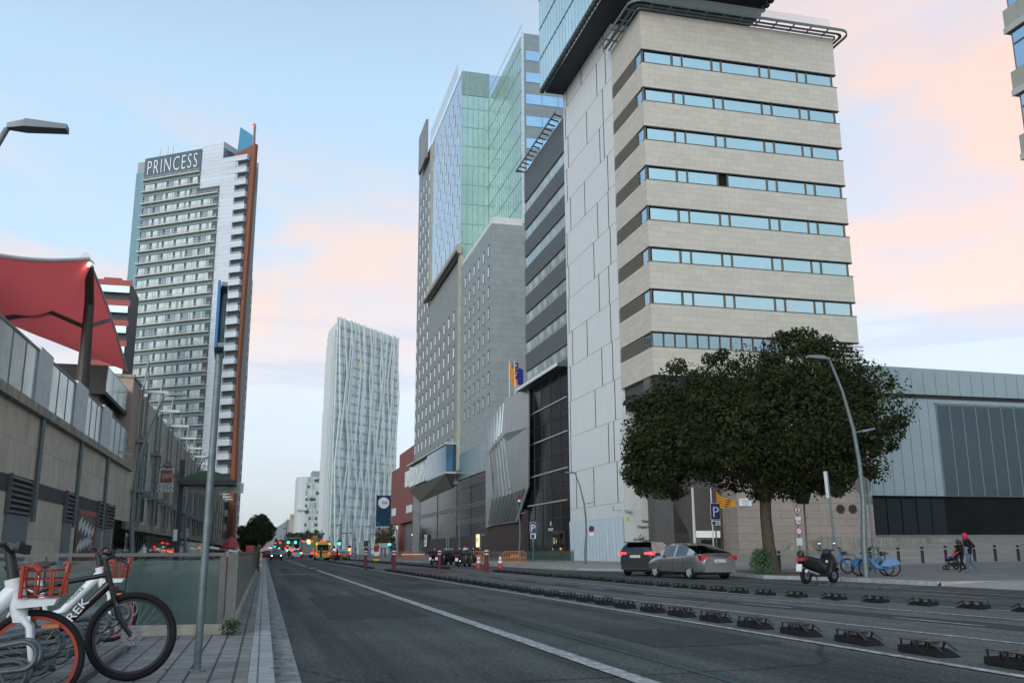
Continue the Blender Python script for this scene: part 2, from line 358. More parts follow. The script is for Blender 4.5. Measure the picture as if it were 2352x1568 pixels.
struct('cycle_lane_strip',MB().add([(12.2,-4,.008),(13.0,-4,.008),(10.7,26,.008),(10.6,50,.008),(10.0,50,.008),(9.95,26,.008)],[(0,1,2,3,4,5)]),darkstrip)
sheet('red_cycle_paint',8.3,12.6,53,70,.009,redlane)
mk=MB()
def line(x0,x1,y0,y1,z=.012): mk.add([(x0,y0,z),(x1,y0,z),(x1,y1,z),(x0,y1,z)],[(0,1,2,3)])
line(3.38,3.60,-10,66); line(3.3,3.75,72,75); line(3.3,3.5,80,150)
line(7.02,7.16,-10,60.5); line(7.0,7.14,64,190)
for y in range(0,8): line(7.02,7.14,61+y*.9,61.45+y*.9)
def pline(pts,w,z=.012):
    for (xa,ya),(xb,yb) in zip(pts,pts[1:]): mk.add([(xa,ya,z),(xa+w,ya,z),(xb+w,yb,z),(xb,yb,z)],[(0,1,2,3)])
pline([(9.9,2),(9.44,10.4),(8.68,24),(8.35,60)],.11); line(8.9,9.0,72,190); pline([(13.4,4),(12.6,13.9),(11.5,29),(11.8,45),(12.0,62)],.12); pline([(16.0,6),(14.5,14.5),(12.8,24),(12.8,66)],.12)
for k in range(9):
    ya=8.2+k*5.2-.4; xa=10.2+max(0,26-ya)*.055; mk.add([(xa+.11,ya,.014),(xa+.21,ya,.014),(xa+.1,ya+2.1,.014),(xa,ya+2.1,.014)],[(0,1,2,3)])
for k in range(14): line(10.2,10.3,68+k*6,70+k*6); line(8.4,8.55,50+k*5,50.9+k*5)
for y in (54,58,62.5,66): line(8.6,9.6,y,y+.25); line(10.4,11.5,y+1,y+1.25)
line(.9,3.0,53.2,53.7)
line(17.5,17.6,20.5,23.7); line(19.0,19.1,24,90)
for k in range(6):
    y=27.5+k*.9; mk.add([(18.3,y-.9,.012),(18.36,y-1.0,.012),(21.2,y+.1,.012),(21.1,y+.2,.012)],[(0,1,2,3)])
line(17.4,17.5,35,36.6); line(16.9,17,38,40)
line(16.6,16.7,43,44.5); line(18.9,19,20,24); line(4,15,168,168.6)
struct('road_markings',mk,whitep)
pt=MB()
for xa,xb,ya,yb in((1.2,3.1,18,27),(4.4,6.2,31,36.5),(1.0,2.2,39,52),(4.9,6.7,11.5,14.2)): pt.add([(xa,ya,.004),(xb,ya+.1,.004),(xb,yb,.004),(xa,yb-.1,.004)],[(0,1,2,3)])
struct('asphalt_patch',pt,mat('asphalt_patch',(.045,.05,.049),.9,var=.2,vs=3,grain=.4))
q_=at(1080,1350,Z=0); mh=MB(); mh.lathe([(.001,0),(.36,0)],'z',(q_.x,q_.y,.006),24); mh.lathe([(.38,0),(.42,0)],'z',(q_.x,q_.y,.007),24)
tag(mh.build('manhole_cover',darkstrip,None),'round dark manhole cover set in the asphalt of the driving lane','manhole cover')
rl_=random.Random(9); lf=MB()
for i in range(420):
    a_=rl_.random(); x_=.12+abs(rl_.gauss(0,.12)) if a_<.4 else rl_.uniform(-3,.1) if a_<.55 else kx0(rl_)-abs(rl_.gauss(0,.5)); y_=rl_.uniform(6,34) if a_<.55 else rl_.uniform(27,45)
    z_=.018 if x_>.14 else .156; t_=rl_.uniform(0,6.28); r_=rl_.uniform(.015,.035); lf.add([(x_+r_*math.cos(t_+k),y_+r_*math.sin(t_+k),z_+.006*(k>2)) for k in(0,1.8,3.1,4.6)],[(0,1,2,3)])
tag(lf.build('fallen_leaves',mat('dry_leaf',(.13,.09,.04),.9,var=.3,island=.5),None),kind='stuff')
sheet('chalk_line',4.25,4.31,6,17,.006,bluep)
# left kerb, gutter, footway
struct('kerb',MB().box(-.08,.14,-20,300,-.05,.15),kerbm)
struct('gutter',MB().box(.143,.40,-20,300,-.05,.012),gutm)
w=MB(); w.box(-.6,-.083,-20,62,-.05,.148); w.box(-60,-.603,-20,13.45,-.05,.148); w.box(-9,-.083,62.05,300,-.05,.148)
struct('footway',w,slab)
# ramp into the car park, west of the glass fence
rp=MB(); rp.add([(-9.2,13.5,-2.2),(-.6,13.5,-2.2),(-.6,62,0),(-9.2,62,0)],[(0,1,2,3)])
struct('ramp_floor',rp,asphalt2)
rp=MB(); rp.box(-.6,-.45,13.46,62,-2.6,.1); rp.box(-9.2,-.6,13.3,13.45,-2.6,.1); rp.box(-9.3,-9.2,13.5,62,-2.6,.35)
pts=[(-4.4-1.9*math.sin(t*1.5),15+t*30,-2.2+2.2*(1.5+t*30)/48.5) for t in [i/12 for i in range(13)]]
for a,b in zip(pts,pts[1:]): rp.obox((a[0],a[1],a[2]+.05),(b[0],b[1],b[2]+.05),.3,.22)
pts=[(-6.9-.6*t,14+t*46,-2.2+2.2*(.5+t*46)/48.5) for t in [i/8 for i in range(9)]]
for a,b in zip(pts,pts[1:]): rp.obox((a[0],a[1],a[2]+.45),(b[0],b[1],b[2]+.45),.25,.95)
struct('ramp_walls',rp,mat('ramp_concrete',(.20,.215,.21),.9,var=.3))
# right pavement and plaza
KP=[(21.9,-20),(21.8,20),(21.7,33),(20.6,37),(21.4,41),(22.6,46),(21.5,52),(18.9,57),(18.6,62),(17.5,90),(16,115),(14,190)]
def kx(y):
    for (x0,y0),(x1,y1) in zip(KP,KP[1:]):
        if y<=y1: return x0+(x1-x0)*max(0,(y-y0))/(y1-y0)
    return KP[-1][0]
cl=lambda v:max(0,min(1,v))
def gh(x,y):
    s=cl((x-30)/12); return .15+s*(.3*cl((y-30)/20)+.06*max(0,y-52))
def surf(ys,us,name,m,xend=112):
    b=MB(); n=len(us)
    for y in ys:
        k=kx(y)+.15
        for u in us: x=k+(xend-k)*u**1.6; b.v.append((x,y,gh(x,y)))
    for i in range(len(ys)-1):
        for j in range(n-1): b.f.append((i*n+j,i*n+j+1,(i+1)*n+j+1,(i+1)*n+j)); b.m.append(0)
    return struct(name,b,m)
us=[i/24 for i in range(25)]
surf([27.5,28.5,30,33,35,37,39,41,43.5,46,49.5],us,'pavement',pavem)
surf([49.5,52,54.5,57,59.5,62,66,70,75,80,86,92,100],us,'plaza',plazam)
surf([100,115,140,190],us,'pavement',pavem)
surf([-20,0,15,22],us,'pavement',pavem)
kb=MB()
for (x0,y0),(x1,y1) in zip(KP[2:],KP[3:]): kb.hexa([(x0,y0,-.05),(x0+.15,y0,-.05),(x1+.15,y1,-.05),(x1,y1,-.05),(x0,y0,.15),(x0+.15,y0,.152),(x1+.15,y1,.152),(x1,y1,.15)])
kb.box(21.72,21.87,27.5,32.98,-.05,.152)
struct('kerb',kb,kerbm)
dr=MB(); dr.add([(21.72,22,.006),(24.2,22,.155),(24.2,27.5,.155),(21.72,27.5,.006)],[(0,1,2,3)]); dr.add([(24.2,22,.15),(112,22,.15),(112,27.5,.15),(24.2,27.5,.15)],[(0,1,2,3)])
dr.add([(21.72,27.5,.006),(24.2,27.5,.155),(21.87,27.5,.152)],[(0,1,2)])
struct('dropped_kerb_ramp',dr,mat('ramp_paving',(.30,.285,.265),.9,var=.12,joint=('g',.4,.4),jc=.7))
tp=MB(); tp.add([(21.3,36.5,.158),(24.6,36.5,.158),(24.9,45,.158),(22.6,44,.158)],[(0,1,2,3)]); struct('tree_pit_earth',tp,earth)
# upper terrace with its retaining wall
TZ=2.15; W0=at(1885,1232,Y=62); W1=at(2290,1232,Y=82)
te=MB(); te.prism([(W0.x,62),(W1.x,82),(W1.x+6,92),(W1.x+6,100),(44.2,100),(44.2,69.5)],'z',.1,TZ); struct('terrace',te,mat('terrace_concrete',(.33,.31,.26),.9,var=.25,vs=.8,joint=(2.6,9),jc=.6,streak=.3))
st=MB()
for i in range(8): st.box(W0.x-1.3+i*.17,W0.x+.4,62.2+i*.35,66,.3,.6+.19*i)
struct('steps',st,concrete)
# =====================================================================  BUILDINGS, RIGHT SIDE
def windows(root,rects,face,d,m,off,name='window',maxn=100,fr=None):
    """rects (a0,a1,z0,z1) on the plane; face 'x' (plane X=d, facing -x) or 'y' (plane Y=d, facing -y)"""
    rest=MB(); cache={}
    for i,(a0,a1,z0,z1) in enumerate(rects):
        if i<maxn:
            key=(round(a1-a0,2),round(z1-z0,2))
            if key not in cache:
                b=MB(); w_,h_=key
                if face=='x': b.box(0,.06,0,w_,0,h_)
                else: b.box(0,w_,0,.06,0,h_)
                o=b.build(name,m); cache[key]=o.data; bpy.data.objects.remove(o)
            loc=(d-off[0],a0-off[1],z0-off[2]) if face=='x' else (a0-off[0],d-off[1],z0-off[2])
            shared(name,cache[key],root,loc)
        else:
            if face=='x': rest.box(d,d+.06,a0,a1,z0,z1)
            else: rest.box(a0,a1,d,d+.06,z0,z1)
    if rest.v: tag(rest.build(name,m,root,off),kind='stuff')
XF=30.0
# ---- 1 stone office block
O=(30,69.6,0); b1=thing('office_building','beige stone office block with strips of blue windows standing behind the big tree','building',O)
X1=49.45; YB=76.87; PT=3.66; ZT=44.45; SH=1.32
core=MB(); core.box(30.35,X1-.35,69.95,YB,13.2,47.6); core.box(36.9,X1-.35,YB+.003,92,0,47.6); core.build('dark_core',dkframe,b1,O)
fz=[(ZT-PT*k-SH,ZT-PT*k) for k in range(8)]
bands=[(fz[0][1],48.2)]+[(fz[k+1][1],fz[k][0]) for k in range(7)]+[(15.2,fz[7][0])]
for k,(a,b) in enumerate(bands):
    m=MB(); m.box(30,X1,69.6,69.95,a,b); m.box(30,30.35,69.953,YB,a,b); m.box(X1-.35,X1,69.953,92,a,b); m.build('stone_band',stone,b1,O)
    if k<8: MB().box(29.97,X1+.03,69.57,69.95,a-.09,a-.002).build('window_head',dkframe,b1,O)
    MB().box(29.96,X1+.04,69.56,69.95,b+.002,b+.06).build('window_sill',bronze,b1,O) if k>0 else None
pxs=[(440,610),(618,675),(680,860),(867,918),(925,1158),(1165,1218),(1225,1392),(1398,1448),(1455,1606)]
wx=[]
for a,b in pxs:
    wx.append(tuple(at((2300+q/1.568)/1.7415,160,Y=69.6).x for q in(a,b)))
rects=[]
for k in range(7):
    for i,(a,b) in enumerate(wx):
        if (k,i)==(3,3): continue
        rects.append((a+.05,b-.05,fz[k][0]+.1,fz[k][1]-.13))
windows(b1,rects,'y',69.78,skyglass,O)
windows(b1,[(wx[3][0]+.05,wx[3][1]-.05,fz[3][0]+.1,fz[3][1]-.13)],'y',69.9,mat('open_window_dark',(.01,.01,.01),.9,var=0),O,name='open_window')
windows(b1,[(30.15+i*1.02,30.15+i*1.02+.86,fz[7][0]+.1,fz[7][1]-.13) for i in range(13)],'y',69.78,skyglass2,O)
fr=MB()
for k in range(7):
    for i in range(9):
        x=wx[i][1]+.03; fr.box(x-.06,x+.07,69.7,69.86,fz[k][0]+.06,fz[k][1]-.1)
    fr.box(30.05,30.18,69.65,69.9,fz[k][0]+.06,fz[k][1]-.1)
for i in range(14): fr.box(30.04+i*1.02,30.13+i*1.02,69.7,69.86,fz[7][0]+.06,fz[7][1]-.1)
fr.build('mullions',bronze,b1,O)
for k in range(8):
    lv=MB()
    for j in range(6):
        zz=fz[k][0]+.12+j*.19; lv.box(29.98,30.22,71.3,YB,zz,zz+.06)
    lv.build('louvre',mat('louvre_stone',(.27,.25,.21),.7,var=.1),b1,O)
    windows(b1,[(69.95,71.1,fz[k][0]+.1,fz[k][1]-.13)],'x',30.12,blueglass,O)
lv=MB()
for j in range(9): lv.box(X1-4.2,X1+.25,69.35,69.6,15.5+j*.36,15.64+j*.36)
lv.build('louvre',offwhite,b1,O)
tb=MB(); tb.box(36.84,X1,69.62,90,.0,13.2); tb.build('plinth_wall',tanstone,b1,O)
for px in(1930,1958):
    p=at(px,1168,Y=69.6); v=MB(); v.cyl((p.x,69.5,p.z),(p.x,69.64,p.z),.36,n=20); v.build('round_vent',black,b1,O)
cp=MB(); cp.box(31.7-1.6,31.7,70.6,72,0,15.2); cp.build('column',mat('dark_column',(.085,.08,.075),.5,.2,var=.1),b1,O)
leg=MB(); leg.prism([(31.3,15.2),(36.8,15.2),(36.8,.2),(33.9,.2),(33.7,2.6),(31.2,7.0)],'y',72.2,76.8); leg.build('entrance_portal',mat('bronze_cladding',(.075,.065,.058),.5,.2,var=.1,joint=(3,4)),b1,O)
e=MB(); e.box(34.2,36.4,72.0,72.2,.3,2.2); e.build('door',black,b1,O)
for i in range(3): MB().box(34.3+i*.7,34.9+i*.7,71.93,72.0,.4,2.1).build('door_glass',mallglass,b1,O)
MB().box(34.25,36.4,71.93,72.0,2.2,2.75).build('transom',litwin if 0 else mat('transom_light',(.5,.52,.5),.3,emit=(.6,.65,.6,1),es=.35,var=0),b1,O)
# ---- roof canopy ring round the stone block
def roundpath(x0,x1,y0,y1,r,z,n=6):
    p=[(x0,y1,z),(x0,y0+r,z)]
    for i in range(1,n+1): t=math.pi/2*i/n; p.append((x0+r-r*math.cos(t),y0+r-r*math.sin(t),z))
    p.append((x1-r,y0,z))
    for i in range(1,n+1): t=math.pi/2*i/n; p.append((x1-r+r*math.sin(t),y0+r-r*math.cos(t),z))
    p.append((x1,y1,z)); return p
def canopy(root,off,x0,x1,y0,y1,z,dep,r,right=True,fin=1.5,nm='roof_canopy'):
    ring=MB(); pp=roundpath(x0-dep,x1+(dep if right else 0),y0-dep,y1,r,z+.15)
    for a,b in zip(pp,pp[1:]): ring.obox(a,b,.1,.24)
    pp=roundpath(x0-.25,x1+(.25 if right else 0),y0-.25,y1,.3,z)
    for a,b in zip(pp,pp[1:]): ring.obox(a,b,.08,.2)
    pp=roundpath(x0-dep*.55,x1+(dep*.55 if right else 0),y0-dep*.55,y1,r*.6,z+.05)
    for a,b in zip(pp,pp[1:]): ring.obox(a,b,.3,.03)
    ring.build(nm,galv,root,off)
    y=y0+.3
    while y<y1: MB().obox((x0,y,z+.02),(x0-dep,y,z+.08),.22,.05).build('canopy_bracket',greysteel,root,off); y+=fin
    x=x0+.8
    while x<x1: MB().obox((x,y0,z+.02),(x,y0-dep,z+.08),.14,.05).build('canopy_bracket',greysteel,root,off); x+=fin
canopy(b1,O,30,X1,69.6,YB,48.25,1.25,1.1,fin=1.75)
q=MB()
q.add([(30.6,68.9,48.6),(X1-.6,68.9,48.6),(X1-.6,68.9,49.7),(30.6,68.9,49.7)],[(0,1,2,3)]); q.build('glass_parapet',clearg,b1,O)
# ---- 2 white precast tower
O=(30,76.9,0); b2=thing('white_tower','tall white precast wall with thin dark vertical slots left of the beige stone block','building',O)
m=MB(); m.box(30,43,76.9,92.1,0,60); m.build('wall',whitewall,b2,O)
rw=random.Random(3); jn=MB(); k=0
for r_ in range(15):
    z0=5.3+r_*3.66; jn.box(29.985,30,76.9,92.1,z0-.014,z0+.014)
    cols=[78.0+rw.random()*1.5,83+rw.random()*3,89+rw.random()*2.4]
    if r_%2: cols=[cols[0],80.3+rw.random()*2,91.0+rw.random()*.5]
    for y in cols:
        MB().box(29.97,30.0,y,y+.12,z0+.03,z0+3.62).build('window_slot',dkframe,b2,O)
jn.build('joints',mat('joint_line',(.2,.22,.22),.8,var=0),b2,O)
m=MB(); m.box(30.003,36.8,76.87,76.897,0,15.2); m.build('front_wall',whitefront,b2,O)
h=MB()
n=34
ys=[77.0+i*15.0/n for i in range(n+1)]
for i in range(n): h.add([(29.93+(.05 if i%2 else 0),ys[i],.15),(29.93+(0 if i%2 else .05),ys[i+1],.15),(29.93+(.0 if i%2 else .03),ys[i+1]+.25,4.0),(29.93+(.03 if i%2 else 0),ys[i]+.25,4.0)],[(0,1,2,3)])
h.box(29.94,29.99,76.95,92.2,4.0,4.12); h.build('folded_metal_base',hoard,b2,O)
MB().box(29.9,29.99,76.95,92.2,.1,.16).build('base_trim',dkframe,b2,O)
a=at(1450,1196,Y=76.8); 
text('Generalitat de Catalunya',.36,.02,black,b2,(at(1474,1196,Y=76.83).x-30,-.07,3.55),name='lettering',align='LEFT')
text('Departament de Drets Socials',.36,.02,black,b2,(at(1464,1206,Y=76.83).x-30,-.07,3.08),name='lettering',align='LEFT')
e=MB()
ex=at(1497,1180,Y=76.8).x
for i in range(5): e.box(ex+.05+i*.11,ex+.12+i*.11,76.80,76.86,4.15,4.65)
e.box(ex,ex+.62,76.84,76.868,4.1,4.7); e.build('emblem',mat('emblem_grey',(.08,.08,.08),.5,var=0),b2,O)
cb=MB(); cb.obox((29.9,77.3,4.6),(29.2,77.6,4.6),.05,.05); cb.obox((29.2,77.6,4.55),(29.2,77.6,4.95),.05,.05); cb.obox((29.95,76.8,4.6),(30.5,76.5,4.45),.16,.16); cb.build('security_camera',greysteel,b2,O)
MB().box(30.1,30.3,76.82,76.86,3.7,4.1).build('warning_sticker',yellow,b2,O)
for px in(1477,1508):
    p=at(px,1232,Y=76.4)
# ---- 3 overhanging glass box
O=(27.25,62,51.2); b3=thing('glass_tower','blue glass box tower overhanging the street high above the white wall','building',O)
MB().box(27.25,42.9,62,91.95,51.32,92).build('curtain_wall',skyglass2 if 0 else mat('tower_glass',(.60,.74,.77),.15,.85,var=.12,vs=.25,wave=.04,bs=.5),b3,O)
fr=MB()
for i in range(30): fr.box(27.20,27.25,62+i*1.02,62.035+i*1.02,51.5,92)
for j in range(11): fr.box(27.18,27.25,62,91.95,51.4+j*3.7,51.5+j*3.7)
fr.build('mullions',mat('mullion_teal',(.24,.34,.37),.5,.3,var=0),b3,O)
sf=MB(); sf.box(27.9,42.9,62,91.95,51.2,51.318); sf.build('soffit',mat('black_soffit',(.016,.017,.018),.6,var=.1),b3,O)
tr=MB()
for i in range(38): tr.box(27.2,27.6,62.1+i*.79,62.55+i*.79,51.0,51.315); tr.box(42.9,43.35,62.1+i*.79,62.55+i*.79,50.95,51.4)
tr.build('edge_trim',mat('edge_black',(.02,.025,.025),.5,var=0),b3,O)
# ---- 4 dark slatted building
O=(30,92.15,0); b4=thing('dark_office_building','charcoal panelled office with window strips beside the white slotted wall','building',O)
YE=108.8
MB().box(30.3,44,92.15,YE-.3,20.6,48.4).build('dark_core',dkframe,b4,O)
zs=[44.2-i*3.66 for i in range(7)]+[21.3]
tops=[48.6]+[44.2-i*3.66-1.45 for i in range(7)]
prev=48.6
for i in range(7):
    zt=44.6-i*3.66; zb=zt-1.5
    MB().box(30,44,92.15,YE,zt,prev).build('panel_band',darkpanel,b4,O); prev=zb
    y=92.4; rr=[]
    while y<YE-.5:
        wd_=random.choice([1.3,2.2,2.9]); y2=min(y+wd_,YE-.15); rr.append((y,y2-.12,zb+.05,zt-.05)); y=y2
    windows(b4,rr,'x',30.15,mat('office_glass_painted_sky',(.32,.40,.42),.15,.15,var=.25,vs=.5) if i<3 else mat('office_glass',(.22,.28,.27),.15,.1,var=.7,vs=.45),b4.location)  # upper rows get a paler base colour that paints in the reflected sky
MB().box(30,44,92.15,YE,20.6,prev).build('panel_band',darkpanel,b4,O)
MB().box(28.9,44,92.3,YE+.4,20.2,20.55).build('entrance_canopy',mat('canopy_dark',(.06,.075,.08),.4,.3,var=.1),b4,O)
MB().box(28.87,28.9,92.3,YE+.4,20.22,20.6).build('canopy_edge',offwhite,b4,O)
ring=MB(); ring.box(29.0,29.12,92.2,YE+.6,49.0,49.22); ring.box(29.0,44,YE+.5,YE+.6,49,49.2); ring.build('roof_canopy',galv,b4,O)
for i in range(14): MB().obox((30,92.7+i*1.25,48.9),(29.1,92.7+i*1.25,49.1),.3,.05).build('canopy_bracket',greysteel,b4,O)
MB().box(30.15,44,92.15,108.6,0,20.15).build('glass_podium',darkglass,b4,O)
tr=MB()
for z_,y0,y1 in((17.0,93,108.5),(13.4,93,107.5),(9.6,93,108.5),(6.3,93.5,108.5)): tr.box(30.02,30.148,y0,y1,z_,z_+.13)
tr.build('light_strip',mat('strip_grey',(.30,.31,.31),.6,var=.1),b4,O)
vb=MB()
for z_ in(15.2,11.5,8,4.6): vb.box(30.08,30.147,92.2,108.5,z_,z_+.06)
for y in(95.5,99,102.5,105.6): vb.box(30.08,30.147,y,y+.07,.2,20)
vb.build('mullions',mat('mullion_dark',(.03,.025,.025),.5,var=0),b4,O)
MB().box(29.95,30.147,94.2,98.6,.2,3.3).build('door',black,b4,O)
for i in range(3): MB().box(29.9,29.948,94.4+i*1.4,95.5+i*1.4,.3,3.0).build('door_glass',mallglass,b4,O)
e=MB(); e.box(30.05,30.147,99.3,99.45,3.9,4.3); 
for i in range(2): e.box(30.05,30.147,98.6+.2*i,100.2-.1*i,3.5-.17*i,3.6-.17*i)
e.build('emblem',white,b4,O)
e=MB()
for i in range(3): e.box(29.86,29.9,97.2,97.9-.1*i,2.45-.25*i,2.55-.25*i)
e.build('lettering',white,b4,O)
# ---- 5 metal volume
O=(29.6,108.9,0); b5=thing('metal_pavilion','silver perforated metal volume with folded skirt beside the black glass podium','building',O)
A=lambda px,py,X:at(px,py,X=X)
pv=MB(); y0,y1=109.0,129.3
zt0=at(1217,893,X=29.6).z; 
fold=[(29.6,y0,20.4),(29.6,118,19.6),(29.9,y1,17.4),(29.6,y0,10.9),(29.6,118,10.4),(29.9,y1,9.6)]
pq=lambda px,py,dx=0:tuple(at(px,py,X=29.6+dx))
V=[pq(1217,893,.4),pq(1165,915,.2),pq(1118,972),pq(1217,980,-.3),pq(1162,995,-.5),pq(1118,1047),pq(1216,1118),pq(1118,1158),pq(1190,1198,.0),pq(1133,1206,.1),pq(1118,1212)]
pv.add(V,[(0,3,4,1),(1,4,5,2),(3,6,7,5),(3,5,4),(6,8,9,7),(7,9,10)])
sk=pv.build('folded_skin',perf,b5,O); mod=sk.modifiers.new('thick','SOLIDIFY'); mod.thickness=.15; mod.offset=-1
rb=MB(); rr=random.Random(2)
def rib(a,b,w_=.16): rb.obox((a[0]-.12,a[1],a[2]),(b[0]-.12,b[1],b[2]),w_,.03)
for i in range(9): rib(pq(1208-i*9,1122+i*3.0),pq(1183-i*7,1197+i*1.0),.5)
for i in range(6): rib(pq(1158-i*6,1005+i*7,-.4),pq(1176-i*8,1135+i*2.4),.28)
for i in range(6): rib(pq(1160-i*7,925+i*8,.2),pq(1154-i*6,994+i*8,-.4),.3)
rb.build('ribs',mat('rib_aluminium',(.33,.355,.35),.35,.7,var=.1),b5,O)
MB().box(30.5,44,109.1,129.2,0,17.6).build('body',darkglass,b5,O)
MB().box(29.8,30.48,109.1,129.3,0,6.0).build('base_wall',mat('dark_red_wall',(.035,.022,.02),.7,var=.15),b5,O)
for i in range(3):
    pass
# ---- 6 hotel
O=(30,127,0); b6=thing('hotel','tall grey panelled hotel with rows of small square windows and green glass tower','building',O)
MB().box(30.02,60,127,149.6,16.5,48.3).build('front_block',greypanel2,b6,O)
MB().box(30,60,150.9,199,12,50.2).build('long_block',greypanel,b6,O)
MB().box(30,60,183,199,50.2,85.5).build('rear_tower',greypanel,b6,O)
MB().box(29.7,30.5,149.6,150.9,14,51).build('column',pilast,b6,O)
MB().box(29.8,30.5,180.3,183,50,84.6).build('column',pilast,b6,O)
MB().box(29.95,60,150.0,180.3,52.4,85).build('mirror_block',pinkmetal,b6,O)
MB().box(29.2,30,149.2,183,50.7,52.3).build('ledge',pilast,b6,O)
MB().box(28.9,29.2,149.0,183,50.5,51.0).build('ledge_edge',dkframe,b6,O)
MB().box(30.0,34.9,149.9,150,49,85).build('green_glass_wall',greenglass,b6,O)
XT=34.9
MB().box(XT,XT+.3,127,150,48.6,80).build('green_glass_side',greenglass,b6,O)
bk=MB()
bk.box(XT+.3,60,127.05,150,48.6,80); bk.build('tower_core',mat('tower_band_grey',(.20,.25,.265),.6,.1,var=.08,joint=(4,.6),jc=.85),b6,O)
fr=MB()
for j in range(10): fr.box(29.9,34.9,149.85,149.9,49+j*3.6,49.12+j*3.6); fr.box(XT-.04,XT,127,150,49+j*3.6,49.12+j*3.6)
for i in range(6): fr.box(30+i*.98,30.05+i*.98,149.82,149.9,49,85)
for i in range(16): fr.box(XT-.04,XT,127.1+i*1.5,127.16+i*1.5,48.6,80)
fr.build('mullions',mat('green_mullion',(.19,.31,.29),.5,var=0),b6,O)
MB().box(29.96,34.95,149.78,149.84,80.4,85).build('roof_screen',mat('screen_green',(.20,.30,.28),.5,.2,var=.1,streak=.2),b6,O)
MB().box(XT-.2,XT+.15,126.8,127.1,48.6,80).build('corner_trim',pwhite,b6,O)
rr=[(XT+.5+i*2.6,XT+3.0+i*2.6,49.8+j*3.66,51.4+j*3.66) for j in range(8) for i in range(8)]
windows(b6,rr,'y',126.98,blueglass,O,maxn=40)
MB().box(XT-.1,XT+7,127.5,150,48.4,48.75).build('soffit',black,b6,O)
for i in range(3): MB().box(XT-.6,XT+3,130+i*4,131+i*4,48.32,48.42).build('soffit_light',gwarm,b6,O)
rc=[]; nz=10
r1=[(128.6+i*3.35,129.4+i*3.35,21.5+j*3.18,23.0+j*3.18) for j in range(8) for i in range(6)]
windows(b6,r1,'x',29.98,mat('small_window',(.55,.58,.58),.15,.6,var=.25,vs=.15),O,maxn=60)
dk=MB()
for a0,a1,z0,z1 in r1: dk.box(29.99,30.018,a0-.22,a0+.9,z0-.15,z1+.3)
r2=[(155+i*4.7,156.1+i*4.7,18.2+j*3.12,19.9+j*3.12) for j in range(10) for i in range(10) if not(j>7 and i<6)]
windows(b6,r2,'x',29.96,MATS['small_window'],O,maxn=40)
r3=[(184+i*3.6,185+i*3.6,50+j*3.1,51.6+j*3.1) for j in range(10) for i in range(4)]
windows(b6,r3,'x',29.96,MATS['small_window'],O,maxn=0)
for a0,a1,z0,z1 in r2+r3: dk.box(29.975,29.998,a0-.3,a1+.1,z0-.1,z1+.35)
r4=[(151.5+i*4.3+(j%2)*2,152.5+i*4.3+(j%2)*2,54+j*2.9,56+j*2.9) for j in range(10) for i in range(6)]
windows(b6,r4,'x',29.91,pinkmetal if 0 else MATS['small_window'],O,maxn=0)
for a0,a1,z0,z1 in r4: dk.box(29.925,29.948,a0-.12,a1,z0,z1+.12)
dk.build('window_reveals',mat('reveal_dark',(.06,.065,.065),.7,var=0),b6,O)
# sign slab at the rear, roof rail
MB().box(29.0,29.5,at(978,330,X=29.0).y,at(961.5,360,X=29.0).y,at(961.5,400,X=29).z,at(961.5,320,X=29).z).build('sign_board',mat('sign_mauve',(.19,.17,.18),.5,var=.2,vs=.3),b6,O)
rl=MB()
for j in range(4): rl.box(29.6,29.66,152,182,85.4+j*.7,85.46+j*.7)
for i in range(30): rl.box(29.6,29.66,152+i,152.07+i,85,87.6)
rl.build('roof_rail',offwhite,b6,O)
MB().box(30.3,60,127.2,149.5,48.3,49.4).build('roof_kerb',offwhite,b6,O)
# podium: blue box, black glass, louvres
O7=(30,130,0)
pd=MB(); pd.box(30.1,44,129.4,199,0,16.4); pd.build('glass_podium',darkglass,b6,O)
MB().box(29.98,30.09,190.5,199,0,18).build('grey_pier',greypanel,b6,O)
MB().box(29.9,30.08,130,152,12.4,16.4).build('blue_glass_band',mat('band_glass',(.12,.19,.20),.08,.8,var=.4,vs=.3,wave=.08),b6,O)
bb=MB(); bb.box(28.2,30.05,152.1,171,14.0,18.4); bb.build('blue_box',mat('deep_blue_glass',(.05,.13,.22),.1,.6,var=.2,vs=.3),b6,O)
MB().box(28.6,30.05,171.02,196,14.2,18.4).build('reflecting_box',mat('ripple_glass',(.26,.31,.29),.06,.85,var=.5,vs=.5,wave=.3,bs=.8),b6,O)
MB().box(28.0,30.05,151.9,196,18.42,18.75).build('box_roof',mat('box_trim',(.35,.37,.36),.6,var=.05),b6,O)
MB().box(28.1,30.05,152,171,13.65,13.97).build('box_floor',MATS['box_trim'],b6,O)
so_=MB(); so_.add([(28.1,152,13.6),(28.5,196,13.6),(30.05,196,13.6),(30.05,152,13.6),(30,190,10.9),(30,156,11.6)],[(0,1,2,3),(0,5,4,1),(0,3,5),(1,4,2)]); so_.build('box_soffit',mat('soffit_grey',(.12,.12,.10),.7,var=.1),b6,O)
for z_,a,b in((10.9,130,151),(7.6,130,190),(5.3,130,152)):
    l_=MB()
    for j in range(5 if z_>10 else 3): l_.box(29.9,30.09,a,b,z_+j*.27,z_+j*.27+.08)
    l_.build('louvre',mat('louvre_grey',(.25,.24,.23),.5,.3,var=.1),b6,O)
MB().box(29.95,30.09,129.5,190,0,3.4).build('base_wall',MATS['dark_red_wall'],b6,O)
rp_=MB()
for y in (141,152,170): rp_.box(30.02,30.095,y,y+.1,3.4,12.4)
rp_.build('mullions',MATS['mullion_dark'],b6,O)
p=at(1098,1241,X=29.8); s=thing('parking_sign','glowing yellow square sign with black letter P on the dark podium wall','sign',(29.7,p.y,p.z))
